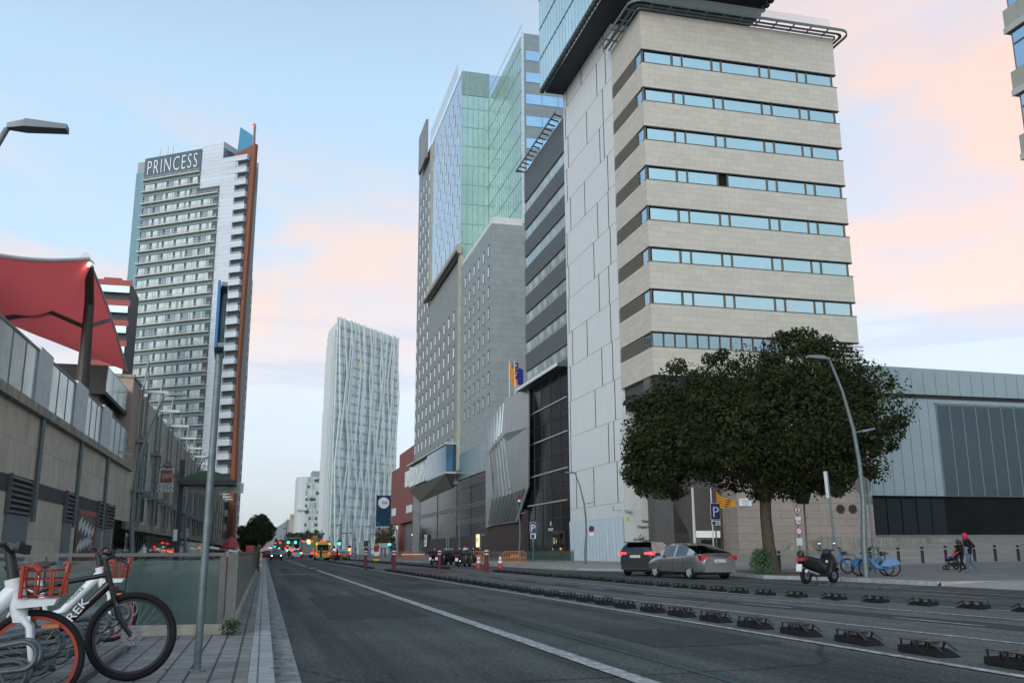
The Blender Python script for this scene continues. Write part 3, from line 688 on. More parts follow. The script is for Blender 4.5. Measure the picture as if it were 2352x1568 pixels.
MB().box(0,.12,-.9,.9,-.9,.9).build('panel',glow('sign_glow',(1,.78,.42),.9),s); text('P',1.3,.02,black,s,(-.03,0,-.45),rot=(R(90),0,R(-90)))
p=at(979,1241,X=29.8); s=thing('bus_sign','white rectangular sign with a small bus symbol on the grey wall','sign',(29.6,p.y,p.z))
MB().box(0,.1,-1.3,1.3,-1.1,1.1).build('panel',white,s); bq=MB(); bq.box(-.04,0,-.5,.5,.1,.8); bq.box(-.04,0,-.35,.35,-.7,-.3); bq.build('symbol',black,s)
# flags above the metal pavilion
for k,(px,c_,lab) in enumerate(((1170,yellow,'yellow and red striped flag behind the blue flag above the metal pavilion'),(1183,signnavy,'blue flag with a ring of gold stars above the metal pavilion'))):
    p=at(px,880,X=30.4); s=thing('flag',lab,'flag',(30.4,p.y,p.z-3.2)); MB().cyl((0,0,0),(0,0,6.2),.06,.04,8).build('pole',white,s)
    f=MB(); nu=8
    for i in range(nu+1):
        for j in range(2): f.v.append((.25*math.sin(i*.9),-i*.42,6.0-j*2.2-i*.16-(.3 if i>4 else 0)))
    for i in range(nu): f.f.append((i*2,i*2+1,i*2+3,i*2+2)); f.m.append(0)
    if k==0: f.build('cloth',mat('striped_flag',(.5,.2,.04),.8,var=.2),s)
    else:
        f.build('cloth',mat('flag_blue',(.02,.02,.14),.8,var=.1),s); stt=MB()
        for t in range(10): stt.ball((-.3,-1.6+.7*math.cos(t*.628),4.6+.7*math.sin(t*.628)),.09,4)
        stt.build('stars',yellow,s)
# ---- 8 red building
O=(30,200,0); b8=thing('red_building','low dark red panelled building with ribbon windows beyond the grey hotel','building',O)
rb=MB(); rb.box(30,55,199.2,222,7.5,23.5); rb.prism([(222.02,7.5),(236,7.5),(236,20.6),(222.02,20.6)],'x',30,55); rb.box(30,33,219,222,0,7.48); rb.build('wall',redpanel,b8,O)
wn=[(200,212,15.2,18.6),(200,209,9.4,11.0),(226,234,9.6,11.4),(214.5,221.9,12.6,13.2)][:3]
windows(b8,wn,'x',29.93,MATS['ripple_glass'],O)
MB().box(31,54,200,218.5,0,7.4).build('shop_front',mat('green_shop_glass',(.07,.09,.085),.1,.7,var=.4,vs=.4,wave=.1),b8,O)
fr=MB()
for i in range(9): fr.box(30.9,31,200.5+i*2.1,200.65+i*2.1,0,7.4)
fr.build('mullions',greysteel,b8,O)
for yy,zz in((203,2.0),(204.5,4.6)):
    MB().box(30.8,30.95,yy,yy+1.6,zz,zz+.25).build('window_light',glow('win_amber',(1,.3,.03),2.5),b8,O)
# ---- right hall
O=(58,90,1.5); b9=thing('exhibition_hall','long low grey zinc hall with black base on the right behind the plaza','building',O)
MB().box(52,118,90,130,6.95,17.9).build('wall',hallm,b9,O)
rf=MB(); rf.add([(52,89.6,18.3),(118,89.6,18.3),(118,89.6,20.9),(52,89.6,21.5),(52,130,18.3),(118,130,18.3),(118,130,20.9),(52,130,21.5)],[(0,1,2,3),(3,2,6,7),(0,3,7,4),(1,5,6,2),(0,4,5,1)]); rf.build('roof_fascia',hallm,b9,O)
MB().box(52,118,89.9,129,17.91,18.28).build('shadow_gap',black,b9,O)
sm=MB()
for i in range(30):
    x=56+i*1.35
    if x<73.0: sm.box(x,x+.04,89.96,90,7,17.9)
for i in range(34): sm.box(54+i*1.6,54.04+i*1.6,89.56,89.6,18.3,20.9)
sm.build('standing_seams',mat('seam',(.18,.22,.23),.6,var=0),b9,O)
for i in range(10): MB().box(73.3+i*1.75,73.3+i*1.75+1.62,89.93,89.99,7.0,17.2).build('window',hallg,b9,O)
mu=MB()
for i in range(10): mu.box(73.2+i*1.75,73.3+i*1.75,89.9,89.99,7,17.4)
mu.box(73,91,89.9,89.99,17.3,17.45); mu.build('mullions',mat('hall_mullion',(.17,.21,.22),.5,.2,var=0),b9,O)
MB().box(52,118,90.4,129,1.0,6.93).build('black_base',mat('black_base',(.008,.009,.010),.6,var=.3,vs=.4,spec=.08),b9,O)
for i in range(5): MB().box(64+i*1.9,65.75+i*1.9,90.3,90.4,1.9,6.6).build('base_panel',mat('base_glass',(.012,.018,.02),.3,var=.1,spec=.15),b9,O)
# ---- building edge on the far right
OX=32.0; b10=thing('balcony_office_building','grey concrete corner of a banded office block entering the frame at upper right','building',(OX,20,0))
c0=at(2312,100,X=OX)
MB().box(OX+.16,OX+12,12,c0.y-.16,0,32).build('core',mat('core_grey',(.16,.17,.16),.7,var=.1),b10,(OX,20,0))
zc=[at(2305,q,X=OX).z for q in(25,83,236)]; pit=zc[1]-zc[2]; hh=(zc[0]-zc[1])
for k in range(9):
    za=zc[1]-(k-2)*pit
    if za<1: break
    MB().box(OX,OX+12,12,c0.y,za,za+hh).build('concrete_band',mat('band_concrete',(.30,.31,.27),.8,var=.08,joint=(3.2,9),jc=.8),b10,(OX,20,0))
    MB().box(OX-.05,OX,12,c0.y+.04,za,za+.3).build('band_lip',mat('lip_grey',(.36,.38,.37),.7,var=.05),b10,(OX,20,0))
    for i in range(6):
        y1_=c0.y-.3-i*3.2; MB().box(OX+.1,OX+.158,y1_-2.6,y1_,za-pit+hh+.08,za-.72).build('window',blueglass,b10,(OX,20,0)); MB().box(OX+.1,OX+.158,y1_-2.6,y1_,za-.6,za-.06).build('upper_window',blueglass,b10,(OX,20,0))
# =====================================================================  LEFT SIDE
XM=-9.0; O=(XM,25,0)
ml=thing('shopping_centre','long stone shopping centre with glass balustrade and steel frames along the left side','building',O)
ya=at(298,1069,X=XM).y
MB().box(-34,XM,25,ya,0,6.5).build('wall',mallwall,ml,O)
MB().box(-34,XM+.25,25,ya+.2,6.5,6.85).build('ledge',concrete,ml,O)
pil=[at(px,900,X=XM).y for px in(79,173,239)]; pw=[at(px,900,X=XM).y for px in(110,199,259)]
prev=26.0
for k,(a,b) in enumerate(zip(pil+[ya-1.0],pw+[ya-.3])):
    pm=MB().box(XM-.3,XM+.1,a,b,6.85,9.15); 
    if k<3: pm.build('pillar',offwhite,ml,O)
    n=max(3,int((a-prev)/1.9)); st_=(a-prev)/n
    for i in range(n): MB().box(XM-.05,XM,prev+i*st_+.04,prev+(i+1)*st_-.04,6.87,8.95).build('glass_panel',mat('balustrade_glass',(.34,.40,.38),.10,.55,var=.45,vs=.45,alpha=.8),ml,O)
    fr=MB(); fr.box(XM-.08,XM+.03,prev,a,8.95,9.05)
    for i in range(n+1): fr.box(XM-.07,XM+.02,prev+i*st_-.03,prev+i*st_+.03,6.86,8.95)
    fr.build('balustrade_frame',greysteel,ml,O); prev=b
for px in(89,184,249):
    y=at(px,1000,X=XM).y; MB().cyl((XM+.12,y,2.4),(XM+.12,y,6.5),.09,n=8).build('downpipe',galv,ml,O)
MB().box(XM,XM+.04,25,ya-8,3.35,3.95).build('dark_band',darkband,ml,O)
def lou(y0,y1,z0,z1,n,nm='louvre'):
    b=MB(); b.box(XM+.005,XM+.02,y0,y1,z0,z1); b.build('louvre_back',black,ml,O)
    b=MB()
    for j in range(n): zz=z0+(z1-z0)*(j+.2)/n; b.hexa([(XM+.02,y0,zz+.08),(XM+.14,y0,zz-.02),(XM+.14,y1,zz-.02),(XM+.02,y1,zz+.08),(XM+.02,y0,zz+.12),(XM+.14,y0,zz+.03),(XM+.14,y1,zz+.03),(XM+.02,y1,zz+.12)])
    b.box(XM+.02,XM+.16,y0-.12,y0,z0,z1); b.box(XM+.02,XM+.16,y1,y1+.12,z0,z1); b.build(nm,louvm,ml,O)
py=lambda px:at(px,1180,X=XM).y
for a,b in((10,62),(145,163),(222,234),(241,257)):
    lou(py(a),py(b),2.6,4.0,7); MB().box(XM+.004,XM+.08,py(a),py(b),.1,2.58).build('door',doorm,ml,O)
# poster: dark red and white street photograph
ps=MB(); ps.box(XM+.004,XM+.07,py(175),py(220),.3,3.3); ps.build('poster',mat('poster_dark',(.05,.035,.035),.4,var=.8,vs=2.2),ml,O)
pb=MB(); y0,y1=py(177),py(219)
for i in range(5):
    yy=y0+(y1-y0)*(.06+.17*i); pb.prism([(yy,2.7-.35*i*.3),(yy+.9,3.0-.1*i),(yy+.8,2.5-.1*i),(yy,2.2-.1*i)],'x',XM+.075,XM+.08)
    pb.prism([(yy,1.5+.1*i),(yy+1.0,1.9+.1*i),(yy+1.0,1.6+.1*i),(yy,1.1+.1*i)],'x',XM+.075,XM+.08)
pb.build('poster_light',offwhite,ml,O)
pr=MB(); pr.prism([(y0,.35),(y0+1.8,.35),(y0+1.2,1.3),(y0+.2,1.0)],'x',XM+.076,XM+.082); pr.prism([(y1-2.2,.35),(y1-.1,.35),(y1-.1,2.9),(y1-1.2,1.4)],'x',XM+.076,XM+.082); pr.box(XM+.076,XM+.082,y0,y1,3.05,3.28); pr.build('poster_red',red,ml,O)
MB().box(XM+.005,XM+.1,py(262),ya,.2,3.2).build('shop_window',mallglass,ml,O)
# second part of the building with steel frames
YM=238.0; ZM=12.2
MB().box(-34,XM,ya+.003,190,3.0,ZM).build('wall',mallwall,ml,O); MB().box(-13,XM,190.003,YM,3.0,ZM).build('wall',mallwall,ml,O)
MB().box(-12,XM-.5,ya+.2,YM,0,2.98).build('back_wall',mallglass,ml,O)
MB().box(XM-.5,XM+.3,ya,YM,2.7,3.2).build('lintel',concrete,ml,O)
MB().box(XM-.3,XM-.1,ya,YM,ZM+.005,ZM+.25).build('coping',offwhite,ml,O)
i=0; y=ya+.6
sg=MB()
while y<YM:
    sg.box(XM-.02,XM,y,y+.06,.1,2.7); y+=1.45
sg.build('shop_front_frame',greysteel,ml,O)
y=ya+1.5; k=0
while y<YM-6:
    fr=MB()
    for dx in(.25,.55): fr.tube([(XM+dx,y,2.8),(XM+dx,y,ZM-.4)],.06,6); fr.tube([(XM+dx,y+.9,2.8),(XM+dx,y+.9,ZM-.4)],.06,6)
    fr.tube([(XM+.25,y,ZM-.4),(XM+.4,y+.45,ZM+2.3)],.07,6); fr.tube([(XM+.55,y+.9,ZM-.4),(XM+.4,y+.45,ZM+2.3)],.07,6)
    for z_ in(5.2,8.6): fr.box(XM+.02,XM+.7,y-.1,y+1.0,z_,z_+.2)
    fr.build('steel_frame',mat('frame_steel',(.20,.21,.20),.55,.3,var=.2,vs=3),ml,O)
    MB().box(XM+.1,XM+1.9,y+.25,y+.55,ZM-.1,ZM+.08).build('bracket_arm',offwhite,ml,O)
    if k%1==0 and y<150:
        MB().box(XM+.003,XM+.05,y+2.0,y+6.6,5.6,9.3).build('window',mat('mall_dark_window',(.03,.034,.036),.15,.3,var=.3),ml,O)
        fm=MB()
        for j in range(5): fm.box(XM+.05,XM+.12,y+2.0,y+6.6,5.6+j*.9,5.68+j*.9)
        for j in range(4): fm.box(XM+.05,XM+.12,y+2.0+j*1.5,y+2.1+j*1.5,5.6,9.3)
        fm.build('window_frame',greysteel,ml,O)
        lou(y+2.0,y+6.6,3.4,5.2,9)
        MB().box(XM+.1,XM+1.2,y+1.2,y+2.4,5.0,5.35).build('awning_arm',greysteel,ml,O)
    y+=9.4; k+=1
# roof terrace: black glazed box and red sail
bx=thing('black_terrace_box','black glazed box on the roof terrace behind the glass balustrade','kiosk',(XM-.2,50,6.9))
yn=at(250,905,X=XM).y; yf=at(298,950,X=XM).y; zt=at(250,832,X=XM).z; zb=at(250,905,X=XM).z
off=(XM-.2,50,6.9); xl=at(112,860,Y=yn).x
MB().box(xl,XM-.2,yn,yf,zb,zt).build('body',black,bx,off)
for i in range(4):
    a=yn+.1+i*(yf-yn-.2)/4; MB().box(XM-.2,XM-.15,a,a+(yf-yn-.2)/4-.12,zb+.15,zt-.1).build('window',MATS['balustrade_glass'] if 0 else mat('kiosk_glass',(.42,.46,.45),.12,.6,var=.5,vs=.6),bx,off)
MB().box(XM-2,XM-.6,yn+.5,yf-.5,6.85,zb).build('support',brown,bx,off)
bs_=thing('stone_pier','pale pink stone pier at the corner where the roof terrace ends','wall',(XM-1,yf,6.9))
MB().box(XM-1.6,XM+.05,yf+.1,yf+4,6.86,ZM+.3).build('pier',mat('pier_stone',(.36,.27,.23),.8,var=.1),bs_,(XM-1,yf,6.9))
MB().box(XM-1.75,XM+.12,yf+.0,yf+4.1,ZM+.31,ZM+.5).build('cap',concrete,bs_,(XM-1,yf,6.9))
sa=thing('sail_canopy','large red fabric sail canopy over the roof terrace at the left edge','canopy',(-12,48,6.9)); off=(-12,48,6.9)
TL=at(-90,572,Y=40);TR=at(203,596,Y=48);BR=at(291,852,Y=62);BL=at(-90,700,Y=50)
nu,nv=22,18; f=MB()
for j in range(nv+1):
    v=j/nv
    for i in range(nu+1):
        u=i/nu; p=TL.lerp(TR,u).lerp(BL.lerp(BR,u),v)
        p=p+Vector((0,0,-1.2*math.sin(math.pi*u)*math.sin(math.pi*v)-.25*math.sin(math.pi*u)*(1-v)+.35*math.sin(math.pi*v)*u)); f.v.append(tuple(p))
for j in range(nv):
    for i in range(nu): a=j*(nu+1)+i; f.f.append((a,a+1,a+nu+2,a+nu+1)); f.m.append(0)
sm_=f.build('fabric',sailred,sa,off,smooth=60)
b=MB(); b.tube([tuple(Vector(f.v[i])+Vector((0,0,.05))) for i in range(nu+1)],.09,6); b.tube([tuple(Vector(f.v[j*(nu+1)+nu])+Vector((0,0,.02))) for j in range(nv+1)],.07,6); b.build('edge_tube',offwhite,sa,off)
ms=MB(); ms.tube([(XM-2.6,52,6.9),(XM-2.6,52,at(200,760,Y=52).z)],.3,12)
mb_=at(190,875,Y=50); mt=at(206,612,Y=49); mm=at(205,700,Y=50)
ms=MB(); ms.tube([tuple(Vector((mb_.x-.1,50,6.9))),tuple(mb_),tuple(mm),tuple(mt)],[.34,.32,.24,.2],12); ms.build('mast',brown,sa,off)
ar=MB(); ar.tube([tuple(at(198,752,Y=50)),tuple(at(112,715,Y=49)),tuple(at(-60,742,Y=47))],.12,8); ar.tube([tuple(at(198,752,Y=50)),tuple(at(250,735,Y=54))],.12,8); ar.build('strut',brown,sa,off)
for k in range(3): q=at(185+9*k,606,Y=48.4); MB().ball(tuple(q),.13,8).build('spotlight',gw,sa,off)
q=at(197,596,Y=48.3); MB().prism([(q.x-.4,q.z-.15),(q.x+.4,q.z-.15),(q.x+.08,q.z+.35),(q.x-.08,q.z+.35)],'y',48.2,48.5).build('mast_head',offwhite,sa,off)
# ---- hotel tower with sign
th=R(-34.8); Pn=at(515,325,D=225); O=(Pn.x,Pn.y,0); pr_=thing('sign_hotel_tower','tall slanted tower with grey window bands, a PRINCESS sign and an orange blade','building',O,th)
def pf(px,py): return fx(px,py,O,th)
def q1(x,y): return ((x/1.4254)/1.7415,(400+y/1.4254)/1.7415)
xl,zl=pf(318,360); ztop=Pn.z; xg=pf(333,420)[0]; xs0,_=pf(336,365); xs1,zs1=pf(466,335)
xb,_=pf(500,500); xC=pf(*q1(1405,400))[0]; zC=pf(*q1(1330,322))[1]
MB().box(xl,0,0.1,14,0,ztop-1.5).build('body',mat('tower_body',(.25,.28,.29),.6,var=.08),pr_)
MB().box(xb,0,0,.1,0,ztop).build('white_wall',pwhite,pr_); MB().box(xb+.2,0,.103,14,ztop-8,ztop).build('penthouse',pwhite,pr_)
MB().box(xl,xg,-.15,.1,0,ztop-4.5).build('glass_strip',mat('strip_glass',(.15,.235,.25),.12,.5,var=.15),pr_)
zsb=pf(400,402)[1]
MB().box(xs0,xs1,-.3,.1,zsb,ztop-1.0).build('sign_panel',signblue,pr_)
MB().box(xs1,0,-.02,-.001,pf(480,430)[1],ztop-.2).build('white_wall',pwhite,pr_)
tx=text('PRINCESS',1,.05,white,pr_,((xs0+xs1)/2,-.42,zsb+1.1),sc=1.22,ofs=-.012); bbx=[v.co.x for v in tx.data.vertices]; bz=[v.co.y for v in tx.data.vertices]; tx.location.z=zsb+(ztop-1-zsb)*.17
tx.scale=((xs1-xs0)*.88/(max(bbx)-min(bbx)),(ztop-1-zsb)*.66/(max(bz)-min(bz)),1)
pitch=3.08; nf=29; spn=MB(); wr=[]; rs=random.Random(5)
mk_,ml2=[],[]
for k in range(nf):
    zt=zsb-.25-k*pitch
    if zt<3: break
    xe=xs1 if k<2 else xb
    MB().box(xg,xe,-.12,.1,zt-1.15,zt-.35).build('spandrel',tealsp,pr_)
    lg=MB(); lg.box(xg-.3,xe,-.9,.1,zt-.35,zt-.05)
    lg.build('balcony_ledge',balus,pr_)
    rl_=MB(); rl_.box(xg,xe,-.88,-.83,zt+.45,zt+.52); rl_.box(xg,xe,-.88,-.83,zt+.18,zt+.22)
    for i in range(7): x=xg+(xe-xg)*i/6.0; rl_.box(x-.04,x+.04,-.9,-.82,zt-.05,zt+.5)
    rl_.build('railing',balus,pr_)
    x=xg+.25
    while x<xe-1.0:
        for w_ in(1.5,.55,.9):
            if x+w_>xe-.2: break
            wr.append((x,x+w_-.1,zt-pitch+.1,zt-1.25)); x+=w_
        x+=.62
wl=[w_ for w_ in wr if rs.random()>.25]; wk=[w_ for w_ in wr if w_ not in wl]
def lwin(root,rects,y,m,name='window',maxn=100):
    rest=MB()
    for i,(a0,a1,z0,z1) in enumerate(rects):
        if i<maxn: MB().box(0,a1-a0,0,.06,0,z1-z0).build(name,m,root).location=(a0,y,z0)
        else: rest.box(a0,a1,y,y+.06,z0,z1)
    if rest.v: tag(rest.build(name,m,root),kind='stuff')
MB().box(xg,xb,.02,.12,0,zsb).build('dark_recess',mat('recess_dark',(.05,.055,.065),.5,var=0),pr_)
lwin(pr_,wl[:520],-.04,mat('curtain_window',(.46,.52,.50),.3,.1,var=.25,vs=.5),maxn=70); lwin(pr_,wk,-.04,mat('bluish_window',(.19,.24,.26),.2,.3,var=.2),maxn=29)
# balcony wing and orange blade
x0=.003; MB().box(x0,pf(*q1(1322,700))[0],0,.69,0,zC).build('wing_wall',pwhite,pr_)
MB().box(x0,xC-.05,.7,.95,0,zC-.5).build('wing_core',mat('wing_dark',(.03,.035,.04),.6,var=0),pr_)
xw=pf(*q1(1322,700))[0]
k=0; zt=zC
while zt>4:
    MB().box(xw+.003 if k>1 else 1.2,xC,-.06,.9,zt-1.35,zt).build('balcony',pwhite,pr_)
    MB().box(xw+.05 if k>1 else 1.2,xC-.2,-.03,.02,zt-.0,zt+.55).build('glass_rail',clearg,pr_) if k else None
    zt-=pitch; k+=1
MB().box(3.2,4.2,.2,1.4,zC-3,zC-1.2).build('pillar',pwhite,pr_); MB().box(3.2,4.2,.2,1.4,zC-6.1,zC-4.3).build('pillar',pwhite,pr_)
zo=pf(*q1(1455,250))[1]; xo=pf(*q1(1452,260))[0]
ob=MB(); ob.prism([(xC-4,0),(xC+1.6,0),(xC+.5,40),(xo-.5,zo+.6),(pf(*q1(1337,265))[0]-.6,zo-1.2)],'y',1.0,2.0); ob.build('orange_blade',orange,pr_)
zb1=pf(*q1(1350,115))[1]
bf=MB(); xa,xb_=pf(*q1(1338,265))[0]-2.4,pf(*q1(1432,200))[0]
bf.prism([(xa,zo-2),(xb_-2.4,zo-2),(xb_-2.4,zb1-2.6),(xa+.6,zb1+.3)],'y',4,5); bf.build('blue_fin',bluefin,pr_)
MB().box(xb_-2.4+.02,xb_-2.15,3.9,4.6,zo-2,zb1+.6).build('pink_edge',mat('fin_edge',(.34,.19,.16),.6,var=0),pr_)
an=MB()
for px in(355,372,384): xx,z_=pf(px,352); an.tube([(xx,2,ztop-2),(xx,2,ztop+2.6)],.12,5)
an.build('antenna',offwhite,pr_)
MB().ball((xb_-2.4,4,zb1+.2),.35,6).build('warning_light',gr,pr_)
# ---- balcony block behind the orange blade
def simple_block(name,label,px0,px1,pyt,D,dep,m,floors,mband,pitch=3.1,zb=0,wm=None):
    p0=at(px0,pyt,D=D); p1=at(px1,pyt,Y=p0.y); O=(p0.x,p0.y,0); b=thing(name,label,'building',O); w_=p1.x-p0.x
    MB().box(0,w_,.9,dep,0,p0.z).build('body',m,b); z_=p0.z; i=0
    while z_>3 and i<floors: MB().box(-.3,w_+.3,-.2,.9,z_-1.2,z_).build('balcony',mband,b); z_-=pitch; i+=1
    return b,w_,p0.z
bb_,_,_=simple_block('apartment_block','white terraced apartment block rising beside the orange blade down the street',548,579,612,300,20,mat('wing_dark',(.03,.035,.04),.6,var=0),36,offwhite)
bb_,_,_=simple_block('apartment_block','narrow white balcony apartment block farther down the street beyond the orange blade',543,567,830,330,20,mat('wing_dark',(.03,.035,.04),.6,var=0),20,offwhite)
b_,w_,z_=simple_block('red_balcony_tower','red and white banded balcony tower glimpsed between the sail and the slanted tower',222,300,640,190,14,mat('wing_dark',(.03,.035,.04),.6,var=0),24,red,pitch=4.2)
for i in range(14): MB().box(-.1,w_,-.15,-.05,z_-1.2-i*4.2-1.4,z_-1.2-i*4.2).build('glass_rail',skyglass,b_)
MB().box(1,w_-2,2,10,z_,z_+1).build('roof_cap',red,b_)
# ---- diagrid tower
tt=R(90-40.8); Q=at(757,1266,D=424); O=(Q.x,Q.y,0); dg=thing('lattice_tower','pale glass tower wrapped in white crossing lattice bars in the distance','building',O,tt)
def tf(px,py): return fx(px,py,O,tt)
xl_,zh=tf(780,728); xr,_=tf(909,1100); xr2,_=tf(911,785); zh=zh
MB().prism([(0,0),(xr,0),(xr,18),(17,18.7)],'z',0,zh-4).build('body',paleglass,dg)
sw=MB()
for k_,(o_,f_) in enumerate(((0.02,1.0),(1.2,.97),(2.2,.93),(3.0,.86),(3.8,.62),(4.4,.40))):
    o_*=.45; a_=2.2+k_*2.3; sw.prism([(a_*.7-o_*.9,a_*.74+o_*.3),(17*(1 if k_<1 else 1)-o_*.9,18.6+o_*.3),(17,18.7),(a_*.7,a_*.76)],'z',0,(zh-2)*f_)
sw.build('side_wing',mat('pale_side',(.56,.61,.59),.5,var=.05,streak=.1),dg)
fl=MB(); nfl=25
for i in range(1,nfl): fl.box(0,xr,-.12,0,i*zh/nfl-.9,i*zh/nfl)
fl.build('floor_bands',mat('floor_band',(.34,.43,.45),.4,.2,var=.15),dg)
MB().box(0,xr,.5,.8,zh-4,zh).build('roof_screen',lattice,dg)
ls=random.Random(11); la=MB(); nb=9
for s in range(nb):
  for d0 in (-1,1):
    x=xr*(s+.5)/nb+ls.uniform(-.6,.6); z_=0; d=d0
    while z_<zh:
        dz=zh/nfl*ls.choice([5,6,8,9]); dx=d*ls.uniform(2.2,4.6); z2=min(z_+dz,zh); x2=max(.3,min(xr-.3,x+dx*(z2-z_)/dz)); la.obox((x,-.9-.3*(d0>0),z_),(x2,-.9-.3*(d0>0),z2),.85,.35,upv=(0,1,0)); x,z_=x2,z2; d=-d
la.build('lattice',lattice,dg)
for i in range(5):
    x=ls.uniform(2,xr-8); z_=zh/nfl*ls.randint(5,20); MB().box(x,x+ls.choice([3,6]),-.05,-.01,z_+.2,z_+zh/nfl-1.1).build('lit_window',litwin,dg)
# ---- panelled building behind
Q=at(683,1085,D=480); O=(Q.x,Q.y,0); pb_=thing('curved_panel_building','pale panelled building with rounded corner left of the white lattice tower','building',O)
x1=at(760,1085,Y=Q.y).x-Q.x; zt=Q.z; x_c=4.5
poly=[(x_c,0),(x1,0),(x1,25),(0,25),(0,4.5)]+[(x_c-4.5*math.sin(t),4.5-4.5*math.cos(t)) for t in (1.2,.8,.4)]
MB().prism(poly,'z',8,zt-2).build('wall',mat('panel_white',(.42,.48,.48),.5,var=.05),pb_)
MB().box(x_c+3,x1,.3,20,zt-2,zt+1).build('roof_screen',mat('roof_screen_grey',(.25,.29,.30),.6,var=.1),pb_)
ps_=random.Random(4); pa=[MB(),MB()]
for j in range(12):
    for i in range(30):
        xx=x_c+i*(x1-x_c)/30
        if ps_.random()<.55: pa[ps_.randint(0,1)].box(xx,xx+(x1-x_c)/30-.06,-.1,-.01,zt-5-j*3.2,zt-2.3-j*3.2)
pa[0].build('light_panels',mat('panel_light',(.55,.60,.60),.5,var=0),pb_); pa[1].build('grey_panels',mat('panel_grey',(.24,.29,.31),.4,var=0),pb_)
dkw=MB()
for j in range(12):
    for i in range(12):
        if ps_.random()<.35: xx=x_c+i*(x1-x_c)/12; dkw.box(xx,xx+1.2,-.14,-.1,zt-4.6-j*3.2,zt-3.2-j*3.2)
dkw.build('window',mat('panel_dark',(.06,.08,.09),.3,var=0),pb_)
MB().box(x_c-4.0,x_c+1,-1.2,4,zt-19,zt-17.5).build('balcony',offwhite,pb_); MB().box(-1,x_c,-.8,4,zt-34,zt-32.6).build('balcony',offwhite,pb_)
MB().box(0,x1,.6,24,0,8).build('base',MATS['panel_grey'],pb_)
simple_block('beige_block','small beige block at the far end beside the pale panelled building',668,683,1180,520,20,mat('beige_far',(.42,.34,.27),.8,var=.05),1,mat('beige_far',(.42,.34,.27),.8))
# ---- banner with white disc
p=at(862,1266,Y=265); s=thing('hanging_banner','navy banner with a white disc reading nat hanging beside the red building','banner',(p.x,265,0))
w_=at(899,1140,Y=265).x-at(862,1140,Y=265).x; z1_=at(880,1137,Y=265).z; z0_=at(880,1208,Y=265).z
MB().box(0,w_,0,.3,z0_,z1_).build('cloth',navyb,s); v=MB(); v.cyl((w_*.44,-.06,z1_-w_*.46),(w_*.44,-.02,z1_-w_*.46),w_*.34,n=28); v.build('disc',white,s)
text('nat',w_*.3,.02,black,s,(w_*.52,-.1,z1_-w_*.52)); MB().box(w_*.35,w_*.7,-.09,-.07,z1_-w_*.62,z1_-w_*.61).build('small_print',greysteel,s)
for xx in(.1,w_-.1): MB().cyl((xx,.5,0),(xx,.5,z1_+.2),.15,n=8).build('pole',greysteel,s)
# ---- hills
hm=MB(); nx=60; prof=[]
hs=random.Random(8)
for i in range(nx+1):
    px=-300+i*45 if i<18 else 510+(i-18)*12 if i<45 else 834+(i-45)*70; base=at(min(max(px,-300),2400),1262,D=8000)
    tb=[(-400,1258),(500,1258),(590,1240),(620,1219),(650,1200),(683,1183),(720,1176),(800,1190),(950,1225),(1200,1250),(2500,1255)]
    hgt=1262
    for (a_,b_),(c_,d_) in zip(tb,tb[1:]):
        if a_<=px<=c_: hgt=b_+(d_-b_)*(px-a_)/(c_-a_)
    hgt-=1.5*math.sin(i*2.1)
    tp_=at(px,hgt,D=8000); hm.v+=[(base.x,base.y,-20),(tp_.x,tp_.y,tp_.z),(tp_.x*1.15,tp_.y*1.15,-20)]
for i in range(nx): a=i*3; hm.f+=[(a,a+3,a+4,a+1),(a+1,a+4,a+5,a+2)]; hm.m+=[0,0]
o=struct('hills',hm,hillm)
# =====================================================================  TREES
def leafmesh(name,lobes,n,size,m,parent,seed=1,shell=.55,flat=.5):
    rg=np.random.default_rng(seed); L_=np.array(lobes,float); vol=(L_[:,3]*L_[:,4]*L_[:,5])**(2/3); idx=rng_choice(rg,len(L_),n,vol)
    d=rg.normal(size=(n,3)); d/=np.linalg.norm(d,axis=1)[:,None]
    r_=1-(1-shell)*rg.random(n)**1.6; r_*=1+.05*rg.normal(size=n)
    c=L_[idx,:3]+d*L_[idx,3:6]*r_[:,None]
    # clumping: pull leaves to twig centres
    nrm=d+rg.normal(size=(n,3))*.7; nrm[:,2]+=flat; nrm/=np.linalg.norm(nrm,axis=1)[:,None]
    a=np.cross(nrm,rg.normal(size=(n,3))); a/=np.linalg.norm(a,axis=1)[:,None]; b=np.cross(nrm,a)
    s=size*(.6+.8*rg.random(n))[:,None]
    v=np.stack([c-a*s*.9,c-b*s*.45,c+a*s*.9,c+b*s*.45],1).reshape(-1,3)
    me=bpy.data.meshes.new(name); me.vertices.add(4*n); me.vertices.foreach_set('co',v.ravel()); me.loops.add(4*n); me.loops.foreach_set('vertex_index',np.arange(4*n,dtype=np.int32))
    me.polygons.add(n); me.polygons.foreach_set('loop_start',np.arange(0,4*n,4,dtype=np.int32)); me.polygons.foreach_set('loop_total',np.full(n,4,dtype=np.int32))
    me.materials.append(m); me.update(); o=bpy.data.objects.new(name,me); COL.objects.link(o); o.parent=parent; return o
def rng_choice(rg,k,n,w): return rg.choice(k,size=n,p=w/w.sum())
def clumps(lobes,seed,n,r,k=.95):
    """small twig clumps over the lobes' surfaces, to break the outline"""
    rg=random.Random(seed); o=[]
    for i in range(n):
        c=rg.choice(lobes); d=Vector((rg.gauss(0,1),rg.gauss(0,1),rg.gauss(0,1))).normalized(); q=r*rg.uniform(.5,1.3)
        o.append((c[0]+d.x*c[3]*k,c[1]+d.y*c[4]*k,c[2]+d.z*c[5]*k,q,q,q*.75))
    return o
